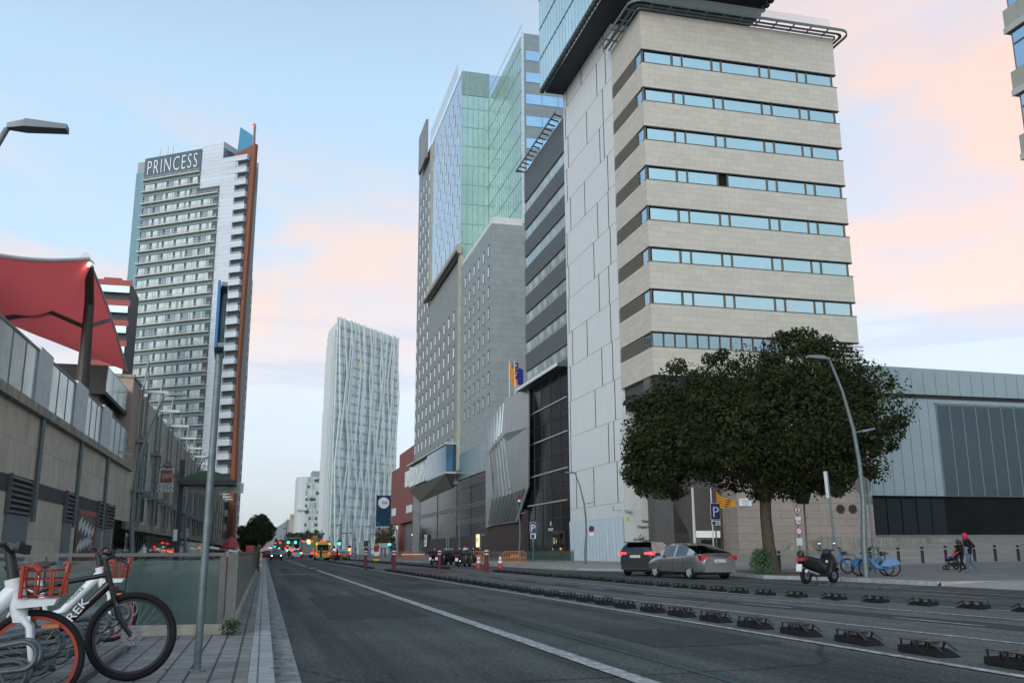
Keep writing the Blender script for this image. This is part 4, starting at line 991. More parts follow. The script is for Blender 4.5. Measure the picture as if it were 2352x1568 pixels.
def tree(name,label,base,lobes,n,size,m,trunk,seed=1,group=None,nc=40,cr=.6,stain=None):
    t=thing(name,label,'tree',base,0,group); rg=random.Random(seed)
    b=MB()
    for pts,rr in trunk: b.tube(pts,rr,10)
    top=Vector(trunk[0][0][-1])
    for c in rg.sample(lobes,min(12,len(lobes))):
        e=Vector(c[:3]); mid=top.lerp(e,.5)+Vector((rg.uniform(-.3,.3),rg.uniform(-.3,.3),.2*e.z*.1)); b.tube([tuple(top-Vector((0,0,.2))),tuple(mid),tuple(e)],[trunk[0][1][-1]*.45,trunk[0][1][-1]*.25,.03],6)
    b.build('trunk',bark,t,smooth=60)
    cl_=clumps(lobes,seed,nc,cr)
    leafmesh('crown',lobes+cl_*2,n,size,m,t,seed); return t
base=Vector((23.3,41.0,.15)); k=1/47.7; lobes=[]
bl=[(1750,960,150),(1610,985,120),(1515,1000,80),(1900,950,135),(1965,985,78),(1830,860,100),(1700,875,90),(1575,900,75),(1500,1065,50),(1510,915,40),(1945,880,75),(2020,990,30),(2000,905,38),(1945,1065,68),(1850,1065,85),(1710,1050,80),(1575,1052,66),(1780,1105,45),(1925,1105,40),(1475,985,42),(1980,1080,30),(1840,790,42),(1470,1080,26),(1480,930,26),(1488,1030,46),(1510,1105,34),(1545,1115,34),(1790,800,35),(1880,800,35)]
rg=random.Random(5)
for px,py_,r_ in bl:
    if px>1890: px-=22
    for dy,s in((0,1),(-2.6,.8),(2.6,.8)):
        if dy and r_<45: continue
        p=at(px,py_,D=45)-base; q=r_*k*s; lobes.append((p.x+rg.uniform(-.2,.2),p.y+dy*(r_/150+.3),p.z-(0 if dy==0 else .3),q,q*1.1,q*.9))
big=tree('pavement_tree','big dark green dome-shaped tree on the pavement between the silver car and the scooter',base,lobes,100000,.105,leafm,[([(0,0,-.1),(.03,0,.25),(-.05,0,1.2),(-.12,0,2.6),(-.05,0,4.2)],[.56,.38,.29,.27,.27]),([(-.05,0,3.4),(1.2,.3,5.2),(2.5,.5,6.6)],[.18,.13,.06]),([(-.1,0,3.5),(-1.3,.2,5.2),(-2.6,0,6.6)],[.18,.12,.06])],seed=3,nc=230,cr=.42)
def bush(label,p,r,h,n,m,seed,size=.05,cat='shrub'):
    t=thing('shrub',label,cat,p); leafmesh('foliage',[(0,0,h*.4,r,r,h*.45),(r*.3,0,h*.65,r*.5,r*.5,h*.35),(-r*.3,.1,h*.6,r*.5,r*.5,h*.3)],n,size,m,t,seed,shell=.2)
    b=MB()
    for i in range(6): b.tube([(0,0,0),(r*.5*math.cos(i),r*.5*math.sin(i),h*.8)],[.02,.008],5)
    b.build('stem',bark,t); return t
bush('leafy shoots growing at the foot of the big tree trunk',tuple(at(1752,1318,Z=.15)),.55,1.25,2600,mat('shoot_leaves',(.04,.085,.03),.6,var=.3,island=.4),9)
bush('small weeds growing at the foot of the metal corner post of the glass fence',(-.36,13.2,.15),.14,.22,260,MATS['shoot_leaves'],44,size=.025)
for px,l in((1468,'round clipped bush behind the dark car, the left one by the white wall'),(1502,'round clipped bush behind the dark car, the right one next to the dark column')):
    p=at(px,1250,Y=74.5); t_=bush(l,(p.x,74.5,.2),.85,2.3,2500,leafd,px,size=.07)
def far_tree(px,py0,py1,wpx,Y,label,m,seed,n=5000,size=.2,group=None,nm='street_tree'):
    b=at(px,1268,Y=Y); b.z=0; top=at(px,py0,Y=Y).z; bot=at(px,py1,Y=Y).z; sc=(at(px+50,1200,Y=Y).x-at(px-50,1200,Y=Y).x)/100; r_=wpx/2*sc; rg=random.Random(seed); hc=(top+bot)/2; lb=[(0,0,hc,r_*.75,r_*.75,(top-bot)*.42)]
    for i in range(9):
        a=rg.uniform(0,6.28); lb.append((r_*.5*math.cos(a),r_*.5*math.sin(a),hc+(top-bot)*rg.uniform(-.28,.3),r_*.42,r_*.42,(top-bot)*.22))
    return tree(nm,label,tuple(b),lb,n,size,m,[([(0,0,0),(0,0,bot*.6),(0,0,hc)],[.28,.22,.12])],seed,group,nc=30,cr=r_*.16)
far_tree(592,1172,1262,84,120,'tall dark tree at the end of the left footway beside the roadway',leafd,21,12000,.17)
far_tree(562,1205,1268,50,135,'lower dark tree just behind the tall one at the end of the left footway',leafd,22,5000,.18)
far_tree(885,1205,1262,56,215,'yellowing autumn tree below the navy banner by the red building',leafy,23,5000,.2)
far_tree(680,1222,1262,60,330,'round green tree on the far avenue left of the lattice tower',mat('mid_leaves',(.05,.075,.03),.7,var=.3,island=.4),24,4500,.36)
far_tree(716,1217,1262,56,325,'green tree with a twiggy top at the foot of the lattice tower',MATS['mid_leaves'],25,4500,.36)
for i,(px,w_) in enumerate(((648,22),(636,16),(663,24))): far_tree(px,1240-i*3,1264,w_,520+i*40,['small hazy tree far down the avenue beside the tall dark tree','tiniest hazy tree at the vanishing point of the avenue','hazy tree far down the avenue just left of the round green tree'][i],MATS['mid_leaves'],30+i,900,.7)
# =====================================================================  STREET FURNITURE
SEPS=(1.15,.64,.64)
sep=thing('lane_separator','','lane separator'); s1=MB()
for y0,y1,tp_ in((-.02,.40,.40),(.42,1.12,.80)):
    s1.prism([(y0,0),(y1,0),(tp_ if y0>.3 else y1,.115),(y0,.125)],'x',0,.24)
s1.build('block',rubber,sep)
r_=MB()
for y0,y1,y2 in((0,.34,.40),(.44,.80,1.1)):
    for x in(.03,.21):
        r_.obox((x,y0+.02,.12),(x,y0+.02,.235),.02,.02); r_.obox((x,y0,.235),(x,y1,.235),.025,.014); r_.obox((x,y1-.06,.12),(x,y1,.235),.025,.02); r_.obox((x,y1,.235),(x,y2,.10 if y0>.3 else .13),.025,.014)
    r_.box(.03,.21,y0,y1,.230,.24)
r_.build('rail',mat('rail_black',(.015,.015,.016),.5,var=0),sep)
gl_=MB()
for y0,y1 in((.06,.30),(.50,.76)): gl_.add([(.06,y0,.13),(.06,y1,.13),(.06,y1-.02,.22),(.06,y0+.04,.22)],[(0,1,2,3)])
gl_.build('reflector',mat('reflector_grey',(.18,.21,.20),.3,var=0),sep)
# near row: taper faces the camera (rotated by 180 degrees); far row mirrored
ys=[]; y=8.05
while y<60.5: ys.append(y); y+=1.37 if y<30 else 1.2
y=69.0
while y<150: ys.append(y); y+=1.5
for i,y in enumerate(ys):
    l='%s rubber separator from the camera in the row beside the driving lane'%ordw(i) if i else 'rubber separator cut by the right frame edge in the row beside the driving lane'
    js=random.Random(i); p_=(7.42+.28+js.uniform(-.03,.03),y+.72+js.uniform(-.05,.05),.012)
    if i==0: sep.location=p_; sep.rotation_euler=(0,0,R(179)); tag(sep,l,'lane separator','separators beside the driving lane')
    else: dup(sep,p_,R(180+js.uniform(-2.5,2.5)),l,'separators beside the driving lane')
ys=[15.25+1.33*i for i in range(30)]+[65.5+1.5*i for i in range(55)]
for i,y in enumerate(ys):
    l='%s rubber separator from the camera in the row beyond the cycle lane'%ordw(i)
    x=12.95+max(0,(23.5-y))*.155
    if y>65: x=12.2-(y-65)*.008
    js=random.Random(i+500); dup(sep,(x+js.uniform(-.04,.04),y+js.uniform(-.05,.05),.012),R(js.uniform(-2.5,2.5)),l,'separators beyond the cycle lane')
# lamps
def lamp(label,loc,rz=0,sc=1,group='curved street lamps'):
    t=thing('street_lamp',label,'street lamp',loc,rz,group); b=MB()
    b.tube([(0,0,0),(.02,0,1.2),(.15,0,2.9),(.12,0,4.4),(-.02,0,5.7),(-.38,0,7.25),(-.85,0,8.5)],[.12,.12,.10,.085,.075,.06,.05],12); b.build('pole',galv,t,smooth=60)
    h=MB(); h.hexa([(-.85,-.06,8.50),(-.85,.06,8.5),(-1.15,.16,8.52),(-1.15,-.16,8.52),(-.85,-.05,8.6),(-.85,.05,8.6),(-1.15,.14,8.66),(-1.15,-.14,8.66)]); h.hexa([(-1.15,-.16,8.52),(-1.15,.16,8.52),(-1.85,.13,8.56),(-1.85,-.13,8.56),(-1.15,-.14,8.68),(-1.15,.14,8.68),(-1.85,.11,8.66),(-1.85,-.11,8.66)]); h.build('lamp_head',greysteel,t)
    a=MB(); a.tube([(.0,0,5.6),(.75,0,5.75)],.03,6); a.hexa([(.35,-.07,5.62),(.35,.07,5.62),(.95,.07,5.76),(.95,-.07,5.76),(.35,-.06,5.72),(.35,.06,5.72),(.95,.06,5.82),(.95,-.06,5.82)]); a.build('side_light',greysteel,t)
    t.scale=(sc,sc,sc); return t
L0=lamp('nearest curved street lamp on the right, in front of the blue bicycles',(22.59,32.6,.15))
def dlamp(px,y,l,X=25.5,sc=.86):
    a=R(14.57)+math.atan((px-1176)/2198); Y=X/math.tan(a); dup(L0,(X,Y,.15),0,l,sc=sc)
dlamp(1342,0,'curved street lamp in front of the white slotted wall'); dlamp(1190,0,'curved street lamp in front of the silver metal volume'); dlamp(1051,0,'curved street lamp in front of the hotel podium left of the parked scooters')
dlamp(964,0,'thin curved street lamp before the grey pier of the hotel'); dlamp(908,0,'curved street lamp in front of the red building'); dlamp(874,0,'curved street lamp beside the yellowing tree and the navy banner')
Yc=47; Xb=-Yc*math.tan(-(math.atan((302-1176)/2198)+R(14.57)))
dup(L0,(Xb,Yc,0),R(180),'curved street lamp at left, rising in front of the shopping centre'); dup(L0,(Xb-.1,79,0),R(180),'second curved street lamp along the shopping centre, behind the tall sign pole'); dup(L0,(Xb,118,0),R(180),'third curved street lamp along the shopping centre, toward the orange blade'); dup(L0,(Xb,155,0),R(180),'farthest curved street lamp along the shopping centre')
hd=at(108,292,D=17); dup(L0,(hd.x-1.5,hd.y,.15),R(180),'street lamp head alone entering the frame at upper left')
# tall sign pole in the left foreground
t=thing('sign_pole','tall galvanised pole with a blue sign seen edge-on in the left foreground','sign post',(-.537,9.36,.15))
zt_=3.62; MB().cyl((0,0,0),(.02,0,zt_),.034,n=16).build('pole',galv,t,smooth=60); MB().lathe([(.001,.012),(.075,.012),(.075,0)],'z',n=16).build('base_plate',greysteel,t)
sg=MB(); sg.obox((-.055,-.3,3.27),(-.035,.3,3.27),.6,.64) if 0 else sg.box(-.012,.012,-.3,.3,-.33,.33); so2=sg.build('sign_panel',signnavy if 0 else mat('sign_bright_blue',(.02,.14,.33),.45,var=.05),t); so2.location=(-.02,.0,3.27); so2.rotation_euler=(0,0,R(2))
br=MB(); br.box(.0,.055,-.29,.29,-.32,-.28); br.box(0,.055,-.29,.29,.28,.32); b2_=br.build('bracket',greysteel,t); b2_.location=(-.0,0,3.27); b2_.rotation_euler=(0,0,R(2))
# glass fence
def fence(label,p0,p1,n,zb,h,group=None,mg=fglass,posts=mat('fence_post',(.09,.092,.085),.55,.2,var=.2,vs=4),rw=.04,pr=.018,base=True):
    p0,p1=Vector(p0),Vector(p1); d=(p1-p0); t=thing('glass_fence',label,'fence',tuple(p0),math.atan2(d.y,d.x),group); Ln=d.length
    for i in range(n):
        a,b=i*Ln/n,(i+1)*Ln/n; MB().box(a+.03,b-.03,-.008,.008,zb+.14,zb+h-.05).build('glass_panel',mg,t)
    for i in range(n+1): a=i*Ln/n; MB().box(a-pr,a+pr,-pr,pr,zb,zb+h-.002).build('post',posts,t)
    MB().box(-.03,Ln+.03,-rw,rw,zb+h,zb+h+.045).build('handrail',posts,t)
    if base: MB().box(-.03,Ln+.03,-.06,.06,zb,zb+.13).build('base_kerb',concrete,t)
    return t
fence('glass panel fence running away along the left footway above the car park ramp',(-.39,13.55,.0),(-.39,57.5,.0),30,.15,1.0)
nx_=4
fence('glass panel fence across the top of the ramp behind the bicycles',(-.52,13.4,0),(-9.4,13.4,0),4,.15,1.0,pr=.04)
MB().box(-.46,-.33,13.32,13.45,.15,1.19).build('corner_post',MATS['fence_post'],None)
o=bpy.data.objects['corner_post']; tag(o,'square metal post at the corner where the two glass fences meet','post')
fence('low glass fence with dark posts in front of the black glass podium and parked scooters',tuple(at(1318,1294,X=26.8)*1)[:2]+(0,),(26.8,128,0),16,.15,1.05,mg=mat('fence_glass_green',(.05,.12,.10),.1,0,var=.2,alpha=.55),posts=darksteel,base=False)
# barrier and pay box at the end of the ramp
p=at(590,1311,Z=.15); t=thing('barrier_box','black barrier box with yellow striped post at the end of the fence','barrier',(p.x,p.y,.15))
MB().box(-.22,.12,-.2,.2,0,1.25).build('cabinet',darksteel,t); MB().box(-.26,.16,-.24,.24,1.25,1.33).build('cap',black,t)
MB().box(.13,.25,-.06,.06,0,1.0).build('post',yellow,t)
for i in range(2): MB().box(.12,.26,-.07,.07,.25+i*.35,.40+i*.35).build('stripe',white,t)
a0=at(482,1256,Y=60); a1=at(588,1273,Y=60); t=thing('parking_barrier','red and white barrier arm lowered across the ramp beyond the sign pole','barrier',tuple(a0))
n=5
for i in range(n): 
    q0=(a1-a0)*(i/n); q1_=(a1-a0)*((i+1)/n); MB().obox(tuple(q0),tuple(q1_),.08,.12).build('stripe',[white,red][i%2],t)
MB().box(2.1,2.6,-.2,.2,-1.1,.1).build('post',red,t)
# kiosk roof, pole and sign boards behind the ramp
Yk=63; p=at(405,1268,Y=Yk); t=thing('kiosk_sign','black pole carrying red food sign boards and a green curved roof beside the ramp','sign post',(p.x,Yk,0))
ztp=at(410,1055,Y=Yk).z; MB().box(-.15,.15,-.14,.14,0,ztp).build('pole',black,t)
g_=lambda px,py:(at(px,py,Y=Yk).x-p.x,at(px,py,Y=Yk).z)
for (x0_,y0_,x1_,y1_,mm_) in((365,1077,400,1110,red),(363,1112,398,1120,red),(362,1122,397,1130,red)):
    a=g_(x0_,y1_); b=g_(x1_,y0_); MB().box(a[0],b[0],-.1,.1,a[1],b[1]).build('frame',offwhite,t); MB().box(a[0]+.06,b[0]-.06,-.13,-.1,a[1]+.05,b[1]-.05).build('sign_board',mat('sign_dull_red',(.16,.04,.03),.5,var=.3,vs=3),t)
bp_=MB(); a=g_(368,1098); bp_.box(a[0]+.1,a[0]+.82,-.15,-.13,a[1]-.02,a[1]+.3); bp_.build('food_picture',mat('food_picture',(.30,.14,.09),.5,var=.6,vs=5),t)
for k in range(2):
    a=g_(366,1117.5+k*10); lt=MB(); 
    for i in range(4): lt.box(a[0]+.08+i*.21,a[0]+.22+i*.21,-.16,-.13,a[1]-.01,a[1]+.07)
    lt.build('lettering',white,t)
a=g_(415,1103); b=g_(540,1103); rf=MB(); n=12; top=g_(480,1083)[1]
arc=[(a[0]+(b[0]-a[0])*i/n,a[1]+(top-a[1])*math.sin(math.pi*i/n)) for i in range(n+1)]
rf.prism(arc,'y',-.9,.9); rf.build('roof',mat('kiosk_green',(.03,.07,.035),.6,var=.1),t); MB().box(a[0]-.1,b[0]+.1,-1,1,a[1]-.3,a[1]-.005).build('roof_edge',black,t)
a=g_(430,1130); b=g_(560,1108); MB().box(a[0],b[0],.3,.35,a[1],b[1]).build('glass_sign',mat('clear_sign',(.36,.38,.34),.3,var=.4,vs=2,alpha=.7),t)
MB().box(-.24,-.0,-.24,-.2,1.9,2.6).build('sticker',white,t)
# red bollards, round-topped
bo=thing('red_bollard','dark red bollard with white bands standing nearest in the gap of the separator rows','bollard',(12.6,54.6,0),0,'red bollards in the cycle lane'); 
MB().cyl((0,0,0),(0,0,1.35),.12,.12,12).build('post',bollred,bo,smooth=50)
for z_ in(1.0,1.18): MB().lathe([(.124,z_),(.126,z_),(.126,z_+.07),(.124,z_+.07)],'z',n=12).build('band',white,bo)
MB().lathe([(.13,1.35),(.14,1.37),(.14,1.44),(.05,1.5)],'z',n=12).build('cap',darksteel,bo)
for x,y,l in((11.5,64,'red bollard with white bands at the end of the farther row, by the scooters'),(8.05,61.2,'dark red bollard with white bands at the start of the near separator row'),(6.95,68,'dark red bollard with a small round sign on top near the lane gap')): dup(bo,(x,y,0),0,l,'red bollards in the cycle lane')
MB().box(6.8,7.1,67.96,68.04,1.55,1.95).build('bollard_sign',black,None); tag(bpy.data.objects['bollard_sign'],'small black square plate on top of the farthest red bollard','sign'); 
# plaza bollards
for o_ in list(COL.objects):
    if o_.name.startswith('lane_separator'): o_.scale=SEPS
pb=thing('plaza_bollard','','bollard',(0,0,0),0,'dark bollards on the plaza'); MB().lathe([(.001,0),(.09,0),(.085,.86),(.09,.87),(.09,.98),(.001,1.0)],'z',n=10).build('post',darksteel,pb,smooth=50); MB().lathe([(.092,.78),(.094,.78),(.094,.82),(.092,.82)],'z',n=10).build('band',offwhite,pb)
bpx=[(1790,'half hidden beside the tree trunk'),(2000,'just left of the lamp pole behind the blue bicycles'),(2065,'first to the right of the blue bicycles'),(2120,'second to the right of the blue bicycles'),(2182-8,'third to the right of the blue bicycles'),(2208-10,'hidden partly behind the stroller'),(2262-22,'right behind the person with the pink hood'),(2288,'standing alone between the walkers and the crowd barrier'),(2341,'at the foot of the crowd barrier')]
first=True
for px,l in bpx:
    q=at(px,1288,Y=50.5); z_=gh(q.x,50.5); lab='dark metal bollard '+l
    if first: pb.location=(q.x,50.5,z_); tag(pb,lab); first=False
    else: dup(pb,(q.x,50.5,z_),0,lab,'dark bollards on the plaza')
def crowd(label,x,y,z,rz,m,group,nm='crowd_barrier',w=2.2,h=1.05):
    t=thing(nm,label,'barrier',(x,y,z),rz,group); b=MB(); b.tube([(0,0,.15),(0,0,h-.1),(.1,0,h),(w-.1,0,h),(w,0,h-.1),(w,0,.15)],.025,6); b.tube([(0,0,.2),(w,0,.2)],.02,6); b.build('frame',m,t)
    r_=MB()
    for i in range(1,14): r_.tube([(i*w/14,0,.2),(i*w/14,0,h)],.01,5)
    r_.build('bars',m,t); f=MB()
    for x in(.3,w-.3): f.tube([(x,-.3,0),(x,0,.2),(x,.3,0)],.02,6)
    f.build('feet',m,t); return t
q=at(2349,1290,Y=50); crowd('grey steel crowd barrier at the right edge of the plaza',q.x,50,gh(q.x,50),R(-8),greysteel,None)
# orange plastic barriers and cones
def pbar(label,x,y,rz):
    t=thing('plastic_barrier',label,'barrier',(x,y,.01),rz,'orange plastic barriers'); b=MB(); w,h=1.9,1.15
    b.tube([(0,0,.1),(0,0,h-.15),(.15,0,h),(w-.15,0,h),(w,0,h-.15),(w,0,.1)],.045,6); b.box(0,w,-.02,.02,.22,.3); b.box(0,w,-.02,.02,.62,.7); b.build('frame',orangepl,t)
    r_=MB()
    for i in range(1,9): r_.box(i*w/9-.025,i*w/9+.025,-.015,.015,.3 if i in(1,2,7,8) else .2,h)
    r_.box(.6,1.3,-.03,.03,.66,.9); r_.build('bars',orangepl,t); f=MB(); 
    for x in(.3,w-.3): f.box(x-.05,x+.05,-.3,.3,0,.06); f.box(x-.04,x+.04,-.03,.03,.05,.25)
    f.build('feet',orangepl,t); return t
for (px,py_,l,rz) in((1070,1299,'orange plastic barrier beside the scooters, the left of the nearer pair',-12),(1155,1299,'orange plastic barrier right of the two cones, the right of the nearer pair',-10)):
    q=at(px,py_,Z=0); pbar(l,q.x,q.y,R(rz))
for i,(px,l) in enumerate(((912,'orange plastic barrier farthest left in the distant work site by the red building'),(927,'orange plastic barrier in the middle of the distant work site by the red building'),(944,'orange plastic barrier with a white rail at the right of the distant work site'))):
    q=at(px,1284.5,Z=.1); pbar(l,q.x,q.y,R(0)); 
def cone(label,x,y):
    t=thing('traffic_cone',label,'cone',(x,y,.01),0,'traffic cones'); MB().lathe([(.16,.04),(.05,.72),(.001,.74)],'z',n=12).build('cone',red,t); MB().box(-.2,.2,-.2,.2,0,.04).build('base',red,t)
    for z_,r_ in((.3,.13),(.5,.095)): MB().lathe([(r_,z_),(r_-.02,z_+.14)],'z',n=12).build('band',white,t)
    return t
for px,l in((1099,'red and white traffic cone next to the left orange barrier'),(1118,'red and white traffic cone half hidden behind the nearest red bollard'),(1149,'red and white traffic cone just left of the right orange barrier')):
    q=at(px,1305,Z=0); cone(l,q.x,q.y).scale=(1.25,1.25,1.25)
# signs
def psign(label,base,h,w,hh,extra=None,rz=0,board=None,nm='parking_sign',letter='P',pr=.04):
    t=thing(nm,label,'sign',base,rz); MB().cyl((0,.05,0),(0,.05,h),pr,n=10).build('pole',galv,t)
    MB().box(-w/2-.03,w/2+.03,-.0,.02,h-hh-.03,h+.03).build('frame',white,t); MB().box(-w/2,w/2,-.02,0,h-hh,h).build('sign_board',board or signnavy,t)
    if letter: text(letter,hh*.95,.005,white,t,(0,-.03,h-hh*.85))
    if extra: 
        MB().box(-w/2,w/2,-.02,.02,h-hh-.08-extra,h-hh-.08).build('extra_plate',white,t); e=MB(); e.box(-w/2+.05,-w/2+.05+extra*.7,-.03,-.02,h-hh-.04-extra,h-hh-.15); e.build('wheelchair_symbol',signnavy,t); e=MB(); e.box(0,w/2-.08,-.03,-.02,h-hh-.08-extra*.35,h-hh-.08-extra*.25); e.box(0.05,w/2-.1,-.03,-.02,h-hh-.08-extra*.8,h-hh-.08-extra*.65); e.build('lettering',black,t)
    return t
q=at(1649,1290,Y=52); zt_=at(1649,1156,Y=52).z; psign('blue parking sign with white P and small wheelchair plate behind the silver car',(q.x,52,.15),zt_-.15,.58,.92,.28)
q=at(1225,1290,X=24); zt_=at(1224,1199,X=24).z; t=psign('blue parking sign with white P and white plate in front of the black podium',(24,q.y,.15),zt_-.15,.52,.95,.45)
def rsign(label,base,h,rr,face,rz=0,inner=None,pole=True,txt=None,plate=False,ring=signred):
    t=thing('round_sign',label,'sign',base,rz)
    if pole: MB().cyl((0,.05,0),(0,.05,h+rr),.04,n=8).build('pole',galv,t)
    MB().cyl((0,0,h),(0,.02,h),rr,n=24).build('ring',ring,t); MB().cyl((0,-.012,h),(0,-.001,h),rr*.78,n=24).build('disc',face,t)
    if txt: text(txt,rr*.9,.004,black,t,(0,-.02,h-rr*.32))
    if plate: MB().box(-rr*.8,rr*.8,-.01,.02,h-rr-.25,h-rr-.06).build('extra_plate',white,t)
    return t
q=at(1838,1262,Y=58); zz=[at(1836,v,Y=58).z for v in(1171,1197,1219)]; gz=gh(q.x,58)
t=thing('sign_column','pole with three red ringed round signs and white plates left of the tree trunk shade','sign post',(q.x,58,gz)); MB().cyl((0,.05,0),(0,.05,zz[0]-gz+.4),.05,n=8).build('pole',galv,t)
for i,z_ in enumerate(zz):
    z_-=gz; MB().cyl((0,0,z_),(0,.02,z_),.25,n=24).build('ring',signred,t); MB().cyl((0,-.012,z_),(0,-.001,z_),.19,n=24).build('disc',white,t)
    if i==1: text('10',.24,.004,black,t,(0,-.02,z_-.08))
    if i==0: e=MB(); e.box(-.12,.12,-.02,-.013,z_-.12,z_-.05); e.box(-.05,.05,-.02,-.013,z_-.0,z_+.14); e.build('symbol',black,t)
for z_,h_ in((zz[0]-gz-.62,.18),(zz[2]-gz-.95,.48)): MB().box(-.22,.22,-.01,.02,z_,z_+h_).build('plate',white,t)
# leaning pole with edge-on plate and back of a round sign beside the lamp
q=at(1925,1325,Z=.15); t=thing('leaning_sign_pole','thin pole leaning left with a narrow white plate beside the scooter','sign post',(q.x,q.y,.15)); tp2=at(1899,1082,Y=q.y)-q; MB().cyl((0,0,0),(tp2.x,0,tp2.z),.045,n=10).build('pole',galv,t)
tq=at(1893,1100,Y=q.y)-q; MB().obox((tp2.x-.05,0,tp2.z-1.05),(tp2.x-.09,0,tp2.z+.0),.16,.03).build('sign_panel',white,t)
q=at(1983,1115,Y=33.6); t=thing('round_sign','grey back of a round traffic sign behind the lamp pole','sign',(q.x,33.6,.15)); MB().cyl((0,0,q.z-.15),(0,.02,q.z-.15),.36,n=24).build('disc',galv,t); MB().cyl((0,.022,q.z-.15),(0,.03,q.z-.15),.375,n=24).build('rim',signred,t); MB().cyl((.18,-.05,0),(.18,-.05,q.z+.1),.04,n=8).build('pole',galv,t); MB().box(.0,.35,-.02,.0,q.z-.15-.75,q.z-.15-.45).build('plate',galv,t)
q=at(1843,1130,Y=44); t=thing('sign_board_back','dark rectangular board seen from behind, hanging below the tree crown','sign',(q.x,44,.2)); MB().box(-.35,.35,0,.05,at(1843,1157,Y=44).z-.2,at(1843,1105,Y=44).z-.2).build('sign_board',darksteel,t); MB().cyl((.1,.09,0),(.1,.09,q.z),.05,n=8).build('pole',galv,t)
q=at(1340,1214,X=24.8); rsign('red ringed no stopping sign seen obliquely on the lamp post by the white wall',(25.4,q.y-.25,.15),q.z-.15,.26,mat('nostop_blue',(.05,.02,.05),.5,var=0),R(-50),pole=False,plate=True)
q=at(1188,1141,X=25.2); rsign('small dark red round sign on the lamp post before the silver metal volume',(25.3,q.y-.4,.15),q.z-.15,.24,mat('nostop_red',(.09,.015,.015),.5,var=0),R(-60),pole=False,plate=True)
q=at(1792-80,1153,Y=69.5); t=thing('street_name_plate','small white street name plate on the pink stone wall','sign',(q.x,69.5,q.z)); MB().box(-.55,.55,0,.06,-.3,.3).build('plate',white,t); e=MB()
for i in range(3): e.box(-.35+.05*i,.35-.05*i,-.01,0,.12-.17*i,.17-.17*i)
e.build('lettering',greysteel,t)
# flag on a pole
q=at(1644,1290,Y=58); t=thing('flag','yellow and red striped flag on a silver pole above the blue parking sign','flag',(q.x-.1,58,.2)); zt_=at(1642,1122,Y=58).z-.2; MB().cyl((0,0,0),(0,0,zt_+.1),.045,n=8).build('pole',offwhite,t)
f=MB(); nu,nv=14,9
pts=[g for g in(at(1644,1128,Y=58),at(1690,1155,Y=58),at(1688,1168,Y=58),at(1646,1159,Y=58))]; o_=Vector((q.x-.1,58,.2))
for j in range(nv+1):
    for i in range(nu+1):
        u,v=i/nu,j/nv; p_=pts[0].lerp(pts[1],u).lerp(pts[3].lerp(pts[2],u),v)-o_; f.v.append((p_.x,p_.y+.16*math.sin(u*9+v*2)*u,p_.z-.14*math.sin(u*5)*(1)))
for j in range(nv):
    for i in range(nu): a=j*(nu+1)+i; f.f.append((a,a+1,a+nu+2,a+nu+1)); f.m.append(j%2)
f.build('cloth',[mat('flag_yellow',(.52,.42,.02),.8,var=.05),mat('flag_red',(.45,.03,.03),.8,var=.05)],t,smooth=60)
q=at(1598,1290,Y=56); t=thing('slim_lamp_post','slim white lamp post with two thin flat arms in front of the bronze portal','street lamp',(q.x,56,.2)); zt_=at(1596,1126,Y=56).z; MB().cyl((0,0,0),(0,0,zt_),.11,.07,10).build('pole',offwhite,t); MB().box(-.1,1.5,-.08,.08,zt_,zt_+.07).build('arm',galv,t); MB().box(.3,2.2,-.06,.06,zt_+.12,zt_+.17).build('arm',galv,t)
# =====================================================================  BICYCLES
def wheel(root,x,r,tw,rimm,name='wheel',spokes=28,yr=0,steer=0,disc=False,spm=None,tyrem=None):
    w=bpy.data.objects.new(name,None); COL.objects.link(w); w.parent=root; w.location=(x,0,r); w.rotation_euler=(0,0,steer)
    b=MB(); n=10; prof=[(r-tw+tw*math.cos(a),tw*math.sin(a)) for a in[2*math.pi*i/n for i in range(n)]]; b.lathe(prof,'y',n=48,closed=True); b.build('tyre',tyrem or rubber,w,smooth=60)
    rr=r-2*tw; b=MB(); b.lathe([(rr,-.012),(rr,.012),(rr-.022,.010),(rr-.022,-.010)],'y',n=48,closed=True); b.build('rim',rimm,w,smooth=40)
    b=MB(); b.cyl((0,-.045,0),(0,.045,0),.025,n=10)
    if disc: b.lathe([(.045,.05),(.085,.05),(.085,.054),(.045,.054)],'y',n=20)
    b.build('hub',chrome if disc else black,w)
    b=MB()
    for i in range(spokes):
        a=2*math.pi*i/spokes; a2=a+(.5 if i%2 else -.5); s=.035 if i%4<2 else -.035
        b.obox((.03*math.cos(a2),s,.03*math.sin(a2)),((rr-.01)*math.cos(a),0,(rr-.01)*math.sin(a)),.003,.003)
    b.build('spokes',spm or greysteel,w); return w
